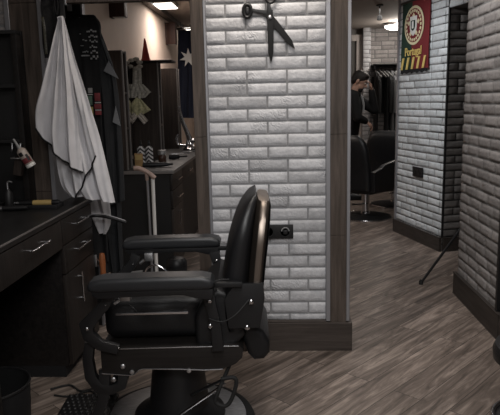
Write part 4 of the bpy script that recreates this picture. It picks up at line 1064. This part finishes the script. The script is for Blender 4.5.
# ---------------------------------------------------------------- scarf flag on the portal wall
u0 = 1.0
FW = .50   # metres along the wall
mxF = Matrix(((-dA.x*-1, nA.x*-1, 0, 0), (-dA.y*-1, nA.y*-1, 0, 0), (0, 0, 1, 0), (0, 0, 0, 1)))   # local x runs along the wall towards the viewer, local -y points off the wall
fs = (0.086, 0.593, 1.597, 2.207)
org = Vector((A1.x, A1.y, 0)) + Vector((dA.x, dA.y, 0))*((fs[0]+fs[1])/2) + Vector((nA.x, nA.y, 0))*.026
pf = thing('pennant', 'green and red hanging pennant with gold crest and tassels on the white brick wall', 'flag', (org.x, org.y, fs[2]))
pf.rotation_euler = (0, 0, math.atan2(dA.y, dA.x))
w = (fs[1]-fs[0]); h = fs[3]-fs[2]; hw = w/2
def cloth_strip(x0, x1, m, name):
    bm = NB(); nx, nz = 10, 26; F = []
    for j in range(nz+1):
        r = []
        for i in range(nx+1):
            x = x0+(x1-x0)*i/nx; z = h*j/nz
            r.append((x, -.004*sin(x*14+z*3)-.003*sin(z*9), z))
        F.append(r)
    V = [[bm.verts.new((p[0], p[1]-.003, p[2])) for p in r] for r in F]; B_ = [[bm.verts.new((p[0], p[1]+.003, p[2])) for p in r] for r in F]
    for j in range(nz):
        for i in range(nx): bm.faces.new([V[j][i], V[j][i+1], V[j+1][i+1], V[j+1][i]]); bm.faces.new([B_[j][i], B_[j+1][i], B_[j+1][i+1], B_[j][i+1]])
    for j in range(nz): bm.faces.new([V[j][0], V[j+1][0], B_[j+1][0], B_[j][0]]); bm.faces.new([V[j][nx], B_[j][nx], B_[j+1][nx], V[j+1][nx]])
    for i in range(nx): bm.faces.new([V[0][i], B_[0][i], B_[0][i+1], V[0][i+1]]); bm.faces.new([V[nz][i], V[nz][i+1], B_[nz][i+1], B_[nz][i]])
    return obj(name, bm, m, pf)
gx = -hw+w*.40
cloth_strip(-hw, gx, M['flag_green'], 'green_field'); cloth_strip(gx, hw, M['flag_red'], 'red_field')
bm = NB(); tube(bm, [(-hw-.02, 0, h+.008), (hw+.02, 0, h+.008)], .011, 12); obj('hanging_rod', bm, M['black'], pf)
# crest
cx, cz = .0, h*.645; RX = w*.355; RY = h*.285
def ring(rx, rz, r, m, name, y=-.014, n=40, par=pf, cxx=cx, czz=cz):
    bm = NB(); tube(bm, [(cxx+rx*cos(2*pi*k/n), y, czz+rz*sin(2*pi*k/n)) for k in range(n)], r, 8, closed=True); return obj(name, bm, m, par)
def disc(rx, rz, m, name, y0=-.013, th=.004, n=40, par=pf, x=cx, z=cz):
    bm = NB(); prism(bm, [(x+rx*cos(2*pi*k/n), z+rz*sin(2*pi*k/n)) for k in range(n)], y0-th, y0, 'y'); return obj(name, bm, m, par)
crest = disc(RX*.99, RY*.99, M['flag_cream'], 'crest', -.009)
disc(RX*.86, RY*.86, M['flag_red'], 'crest_field', -.0125, .003, par=crest)
bm = NB(); nd = 22
for k in range(nd):
    a = 2*pi*k/nd; ball(bm, (cx+RX*.74*cos(a), -.0165, cz+RY*.74*sin(a)), (RX*.085, .003, RY*.085), u=8, v=5)
obj('crest_beads', bm, M['flag_cream'], crest)
for k in range(5):
    a = pi/2+2*pi*k/5; t_ = NB(); prism(t_, [(cx+RX*.5*cos(a)+RX*.13*cos(b_), cz+RY*.5*sin(a)+RY*.13*sin(b_)) for b_ in [0, pi/2, pi, 3*pi/2]], -.019, -.015, 'y'); obj('crest_mark', t_, M['flag_cream'], crest)
shp = [(-.30, .40), (.30, .40), (.30, -.10), (.22, -.32), (0, -.47), (-.22, -.32), (-.30, -.10)]
bm = NB(); prism(bm, [(cx+RX*p[0]*1.15, cz+RY*p[1]*1.15) for p in shp], -.021, -.016, 'y', .001); sh_ = obj('shield', bm, M['flag_white'], crest)
bm = NB(); prism(bm, [(cx+RX*p[0]*.72, cz+RY*p[1]*.62) for p in shp], -.024, -.020, 'y'); obj('shield_center', bm, M['flag_green'], sh_)
bm = NB(); box(bm, (cx-RX*.08, -.027, cz-RY*.16), (cx+RX*.08, -.023, cz+RY*.2)); obj('shield_mark', bm, M['flag_white'], sh_)
text_obj('lettering', 'Portugal', w*.20, M['flag_yellow'], pf, Matrix.Translation((0, -.016, h*.265)) @ Matrix.Rotation(pi/2, 4, 'X') @ Matrix.Diagonal((.93, 1.05, 1, 1)), .002, 'gold lettering')
for k in range(5):
    x = -hw+w*(.10+.2*k); bm = NB(); prism(bm, [(x-.035, h*.01), (x-.003, h*.01), (x+.033, h*.185), (x+.001, h*.185)], -.018, -.010, 'y', .001); obj('gold_bar', bm, M['flag_yellow'], pf, label='slanting gold bar')
bm = NB(); nf = 26
for k in range(nf):
    x = -hw+w*(k+.5)/nf; tube(bm, [(x, -.004, .004), (x+.003*sin(k*2.1), -.006, -.028-.006*sin(k*1.3))], .005, 6)
fr_ = obj('fringe', bm, M['black_cloth'], pf); fr_['kind'] = 'stuff'
# socket on the portal wall
so = Vector((A1.x, A1.y, 0)) + Vector((dA.x, dA.y, 0))*0.444 + Vector((nA.x, nA.y, 0))*.012
t = thing('wall_socket', 'square black power socket low on the white brick wall under the pennant', 'socket', (so.x, so.y, 0.658), math.atan2(dA.y, dA.x))
bm = NB(); box(bm, (-.088, -.014, -.046), (.088, .004, .046), .004); obj('plate', bm, M['black'], t)
for x in (-.042, .042):
    bm = NB(); lathe(bm, [(.026, 0), (.026, .003), (.022, .003), (.02, -.006), (0, -.006)], n=20, mx=Matrix.Translation((x, -.014, 0)) @ Matrix.Rotation(pi/2, 4, 'X')); obj('outlet', bm, M['black_board'], t)
# tripod whose leg reaches out of the doorway
t = thing('tripod_stand', 'thin black tripod stand in the dark doorway, one leg reaching over the floor', 'tripod', (1.52, 4.72, 0))
for a, b_ in (((-.02, -.02, .36), (-0.475, -0.492, 0)), ((.03, .0, .36), (.42, -.12, .0)), ((0, .03, .36), (.12, .40, 0))):
    bm = NB(); tube(bm, [a, (b_[0], b_[1], .012)], [.012, .010], 10); lg = obj('leg', bm, M['black'], t)
    bm = NB(); lathe(bm, [(0, 0), (.015, 0), (.016, .02), (.010, .035), (0, .036)], (b_[0], b_[1], 0), n=14); obj('rubber_foot', bm, M['rubber'], lg)
bm = NB(); tube(bm, [(0, 0, .22), (0, 0, 1.25)], .012, 10); obj('pole', bm, M['black'], t)
bm = NB(); lathe(bm, [(0, .33), (.03, .33), (.032, .39), (0, .39)], n=18); obj('hub', bm, M['black'], t)

# ---------------------------------------------------------------- salon chairs in the back room (face +x)
def salon_chair(loc, rz, label):
    t = thing('salon_chair', label, 'chair', loc, rz, 'black salon chairs in the back room')
    bm = NB(); lathe(bm, [(0, 0), (.29, 0), (.295, .008), (.28, .018), (.06, .035), (.05, .05), (0, .05)], n=48); obj('base', bm, M['black_board'], t)
    bm = NB(); tube(bm, [(.292*cos(2*pi*k/48), .292*sin(2*pi*k/48), .009) for k in range(48)], .007, 8, closed=True); obj('base_ring', bm, M['chrome'], t, label='chrome base ring')
    bm = NB(); lathe(bm, [(.055, .03), (.05, .06), (.036, .07), (.036, .16), (.045, .17), (.045, .30), (0, .30)], n=28); obj('column', bm, M['chrome'], t, label='chrome column')
    bm = NB(); tube(bm, spline([(-.04, 0, .16), (-.12, -.01, .165), (-.22, -.02, .18), (-.27, -.02, .185)], 6), .009, 8); obj('pump_lever', bm, M['chrome'], t, label='chrome pump lever')
    bm = NB(); merge(bm, cushion((-.24, -.24, .30), (.27, .24, .46), .045, [], .025)); obj('seat', bm, M['leather'], t)
    bm = NB(); merge(bm, rounded_slab([(-.20, .36), (-.215, .55), (-.25, .75), (-.285, .90), (-.31, .955)], [(-.32, .36), (-.335, .55), (-.37, .75), (-.375, .90), (-.345, .955)], .26, .55)); obj('backrest', bm, M['leather'], t)
    for s in (-1, 1):
        bm = NB(); prism(bm, [(-.26, .34), (-.28, .56), (-.10, .60), (.22, .645), (.265, .63), (.27, .36), (.1, .32)], s*.285-.03, s*.285+.03, 'y', .014, seg=3); a = obj('arm_panel', bm, M['leather'], t)
        bm = NB(); flatbar(bm, [(-.20, .52), (-.13, .58), (-.08, .615), (.10, .642), (.26, .665)], .02, s*.285-.026, s*.285+.026, .005); obj('arm_cap', bm, M['leather_arm'], a, label='grey arm cap')
        bm = NB(); tube(bm, [(.20, s*.318, .36), (.20, s*.318, .56)], .007, 8); ball(bm, (.20, s*.318, .565), .012); obj('arm_rod', bm, M['chrome'], a, label='chrome rod')
    return t
salon_chair((1.02, 6.78, 0), radians(45), 'black salon chair on a round chrome ringed base, nearest in the back room')
salon_chair((1.50, 7.56, 0), radians(62), 'black salon chair farther back, partly hidden behind the nearest salon chair')

# ---------------------------------------------------------------- coat rail with hangers
t = thing('coat_rail', 'dark coat rail fixed along the far brick wall', 'rail', (1.52, 9.32, 1.80))
bm = NB(); tube(bm, [(0, 0, 0), (.95, 0, 0)], .014, 10); obj('rail_bar', bm, M['black'], t)
bm = NB(); box(bm, (-.03, -.10, .03), (1.0, .27, .05), .003); obj('shelf', bm, M['black_board'], t)
for x in (.0, .93):
    bm = NB(); box(bm, (x, -.02, -.03), (x+.02, .28, .03), .003); obj('bracket', bm, M['black'], t)
def hanger(x, label):
    h = thing('coat_hanger', label, 'hanger', (x, 9.32, 1.80), 0, 'hangers on the coat rail')
    bm = NB(); tube(bm, [(0, .018*cos(a), .003+.018*sin(a)) for a in [pi*k/10-.4 for k in range(12)]]+[(0, 0, -.03), (0, 0, -.06)], .003, 6); obj('hook', bm, M['chrome'], h)
    bm = NB(); tube(bm, spline([(.06, -.19, -.15), (.02, -.09, -.085), (0, 0, -.055), (-.02, .09, -.085), (-.06, .19, -.15)], 5), .008, 8); obj('shoulder_bar', bm, M['concrete'], h)
    return h
def coat(x, name, m, ln, label, w=.20, wy=.19, skew=.03, op=0):
    """a coat seen at an angle on its hanger: body and two sleeves"""
    c = thing(name, label, 'coat', (x, 9.32, 1.80))
    def shell(sec):
        bm = NB(); R_ = []
        for (z, cx_, cy_, ax, ay) in sec:
            r = []
            for k in range(28):
                a = 2*pi*k/28; f = 1+.10*sin(5*a+z*9)
                r.append(bm.verts.new((cx_+ax*cos(a)*f+skew*.3*sin(a), cy_+ay*sin(a)*f, z)))
            R_.append(r)
        for A, B_ in zip(R_, R_[1:]):
            for k in range(28): bm.faces.new([A[k], A[(k+1) % 28], B_[(k+1) % 28], B_[k]])
        bm.faces.new(R_[0][::-1]); bm.faces.new(R_[-1]); return bm
    obj('body', shell([(-.055, 0, 0, .02, .03), (-.085, 0, 0, .02, .10), (-.15, 0, 0, .024, wy), (-.35, .003, 0, .027, wy*.95), (-.6, .005, 0, .029, wy), (-ln, .006, 0, .03, wy*1.1)]), m, c)
    for s in (-1, 1):
        obj('sleeve', shell([(-.13, skew*s*-.5, s*wy*.85, .02, .03), (-.20, .005+skew*s*-.6, s*(wy+.03), .03, .05), (-.45, .008+skew*s*-.6, s*(wy+.05), .03, .05), (-.68, .012+skew*s*-.5, s*(wy+.03), .026, .045)]), m, c)
    return c
hl = ['leftmost on the coat rail, behind the person', 'second from the left on the coat rail, empty', 'third from the left on the coat rail, empty', 'holding the charcoal coat', 'holding the grey coat', 'rightmost on the coat rail by the white wall edge']
xs = [1.535, 1.60, 1.645, 1.70, 1.775, 1.845]
for x, l in zip(xs, hl): hanger(x, 'coat hanger '+l)
coat(xs[0], 'coat', M['black_cloth'], .95, 'black coat leftmost on the rail, directly behind the person', wy=.16)
coat(xs[3], 'coat', M['navy_cloth'], .98, 'long charcoal coat next to the bare stretch of brick on the rail', skew=.04)
coat(xs[4], 'coat', M['grey_cloth'], 1.05, 'grey coat between the charcoal and the pale coat on the rail')
coat(xs[5], 'coat', M['pale_cloth'], 1.10, 'pale grey coat rightmost on the rail by the white wall edge', wy=.17)

# ---------------------------------------------------------------- the standing man, head bowed to the right
mn = thing('person', 'person in a black hooded top with bowed head and one raised hand', 'person', (.98, 8.1, 0))
def cap(bm, a, b, ra, rb, n=5):
    a = Vector(a); b = Vector(b)
    tube(bm, [a.lerp(b, k/n) for k in range(n+1)], [ra+(rb-ra)*k/n for k in range(n+1)], 16)
    ball(bm, a, ra, u=16, v=10); ball(bm, b, rb, u=16, v=10)
hips = Vector((-.02, 0, .92)); chest = Vector((.02, 0, 1.25)); neck0 = Vector((.06, 0, 1.43)); headc = Vector((.135, -.015, 1.575))
SH = {-1: Vector((.03, -.185, 1.375)), 1: Vector((.06, .18, 1.38))}
EL = {-1: Vector((.09, -.225, 1.10)), 1: Vector((.35, .07, 1.19))}
WR = {-1: Vector((.215, -.10, 1.045)), 1: Vector((.305, .02, 1.45))}
HM = Matrix.Translation(headc) @ Matrix.Rotation(radians(-14), 4, 'Z') @ Matrix.Rotation(radians(30), 4, 'Y')
def hp(x, y, z): return HM @ Vector((x, y, z))
def hand(bm, w, d, up, sgn):
    """palm with four bent fingers and a thumb; d points along the hand, up to the back of the hand"""
    d = d.normalized(); up = (up-d*up.dot(d)).normalized(); sd = d.cross(up)*sgn
    c = w+d*.045
    for k in range(4):
        o = (k-1.5)*.019
        cap(bm, w+sd*o*.5, w+d*.085+sd*o, .017, .0125)
        L_ = (.036, .042, .040, .030)[k]
        p0 = w+d*.085+sd*o; p1 = p0+d*L_*.85-up*L_*.45; p2 = p1+d*L_*.3-up*L_*.75; p3 = p2-d*L_*.1-up*L_*.5
        cap(bm, p0, p1, .0100, .0092, 3); cap(bm, p1, p2, .0092, .0084, 3); cap(bm, p2, p3, .0084, .0076, 3)
    q0 = w+d*.02-sd*.022; q1 = q0+d*.035-sd*.028-up*.012; q2 = q1+d*.032-sd*.004-up*.012
    cap(bm, q0, q1, .013, .0105, 3); cap(bm, q1, q2, .0105, .009, 3)
bm = NB()
cap(bm, hips, chest, .13, .14); cap(bm, chest, neck0-Vector((0, 0, .05)), .13, .09)
for s in (-1, 1):
    cap(bm, chest+Vector((0, s*.04, .06)), SH[s], .10, .055); cap(bm, SH[s], EL[s], .052, .040); cap(bm, EL[s], WR[s], .040, .027)
    hj = Vector((-.02, s*.095, .90)); kn = Vector((.02, s*.11, .49)); an = Vector((-.03, s*.12, .085))
    cap(bm, hj, kn, .085, .058); cap(bm, kn, an, .056, .038); cap(bm, an-Vector((.02, 0, .03)), an+Vector((.15, s*.02, -.05)), .038, .03)
hand(bm, WR[-1], Vector((.8, .1, -.55)), Vector((.55, -.2, .8)), -1)
hand(bm, WR[1], Vector((-.25, -.15, 1)), Vector((1, 0, .25)), 1)
cap(bm, neck0-Vector((.01, 0, .05)), headc+Vector((-.025, 0, -.055)), .062, .055)
ball(bm, (0, 0, .025), (.098, .077, .100), u=28, v=18, mx=HM)            # skull
ball(bm, (.035, 0, -.045), (.068, .060, .085), u=24, v=16, mx=HM)        # face and jaw
ball(bm, (.075, 0, -.105), (.026, .026, .022), mx=HM)                    # chin
cap(bm, hp(.092, 0, .012), hp(.122, 0, -.028), .010, .014, 4)            # nose
ball(bm, hp(.108, -.012, -.034), .010); ball(bm, hp(.108, .012, -.034), .010)
cap(bm, hp(.094, -.018, -.066), hp(.094, .018, -.066), .009, .009, 3)    # lips
cap(bm, hp(.088, -.040, .028), hp(.098, -.008, .026), .010, .010, 3); cap(bm, hp(.088, .040, .028), hp(.098, .008, .026), .010, .010, 3)   # brows
for s in (-1, 1): ball(bm, (-.005, s*.080, -.012), (.020, .010, .032), mx=HM)   # ears
remeshed('body', bm, M['skin'], mn, .0065, 3)
bm = NB()
ball(bm, (-.012, 0, .040), (.106, .084, .098), u=28, v=18, mx=HM); ball(bm, (-.055, 0, .0), (.062, .076, .080), u=24, v=14, mx=HM)
ball(bm, (.045, 0, .095), (.052, .062, .036), u=20, v=12, mx=HM)
for s in (-1, 1): cap(bm, hp(.01, s*.074, .02), hp(.008, s*.076, -.025), .010, .007, 3)
hr = remeshed('hair', bm, M['hair'], mn, .007, 2)
bm = NB()
for s in (-1, 1): cap(bm, hp(.087, s*.045, .030), hp(.104, s*.012, .034), .006, .006, 3)
obj('eyebrows', bm, M['hair'], mn)
for s in (-1, 1):
    bm = NB(); ball(bm, hp(.0905, s*.030, .006), (.011, .011, .008)); e_ = obj('eye', bm, M['white'], mn)
    bm = NB(); ball(bm, hp(.1005, s*.030, .003), (.004, .006, .005)); obj('iris', bm, M['black'], e_)
bm = NB(); ball(bm, (.066, 0, -.095), (.044, .052, .045), u=20, v=12, mx=HM); cap(bm, hp(.1, -.022, -.055), hp(.1, .022, -.055), .007, .007, 3); remeshed('beard', bm, M['hair'], mn, .007, 2)
# clothes
bm = NB()
cap(bm, hips-Vector((0, 0, .02)), chest, .158, .170); cap(bm, chest, neck0-Vector((.01, 0, .06)), .165, .105)
for s in (-1, 1):
    cap(bm, hips+Vector((0, s*.05, -.03)), chest+Vector((0, s*.06, .03)), .13, .13)
    cap(bm, chest+Vector((0, s*.05, .06)), SH[s], .12, .078); cap(bm, SH[s], EL[s], .078, .062); cap(bm, EL[s], EL[s].lerp(WR[s], .92), .062, .045)
tube(bm, [(.045+.085*cos(a), .098*sin(a), 1.425+.03*cos(a+pi)) for a in [2*pi*k/24 for k in range(24)]], .035, 10, closed=True)
ball(bm, (-.085, 0, 1.38), (.06, .11, .09))
hd_ = remeshed('hooded_top', bm, M['black_cloth'], mn, .010, 4)
for y in (-.03, .03):
    bm = NB(); tube(bm, spline([(.135, y, 1.415), (.175, y*1.3, 1.36), (.197, y*1.3, 1.27), (.196, y*1.2, 1.17)], 6), .008, 8); obj('drawstring', bm, M['pale_cloth'], hd_, label='pale drawstring')
bm = NB()
for s in (-1, 1):
    hj = Vector((-.02, s*.085, .90)); kn = Vector((.02, s*.11, .49)); an = Vector((-.03, s*.12, .11))
    cap(bm, hj, kn, .105, .078); cap(bm, kn, an, .076, .062)
cap(bm, hips+Vector((0, -.06, 0)), hips+Vector((0, .06, 0)), .13, .13)
remeshed('trousers', bm, M['navy_cloth'], mn, .010, 3)
for s in (-1, 1):
    bm = NB(); cap(bm, (-.06, s*.12, .05), (.05, s*.13, .045), .048, .044); cap(bm, (.05, s*.13, .045), (.14, s*.14, .038), .044, .034); box(bm, (-.10, s*.13-.045, 0), (.17, s*.13+.045, .022), .01)
    remeshed('shoe', bm, M['black'], mn, .008, 2)
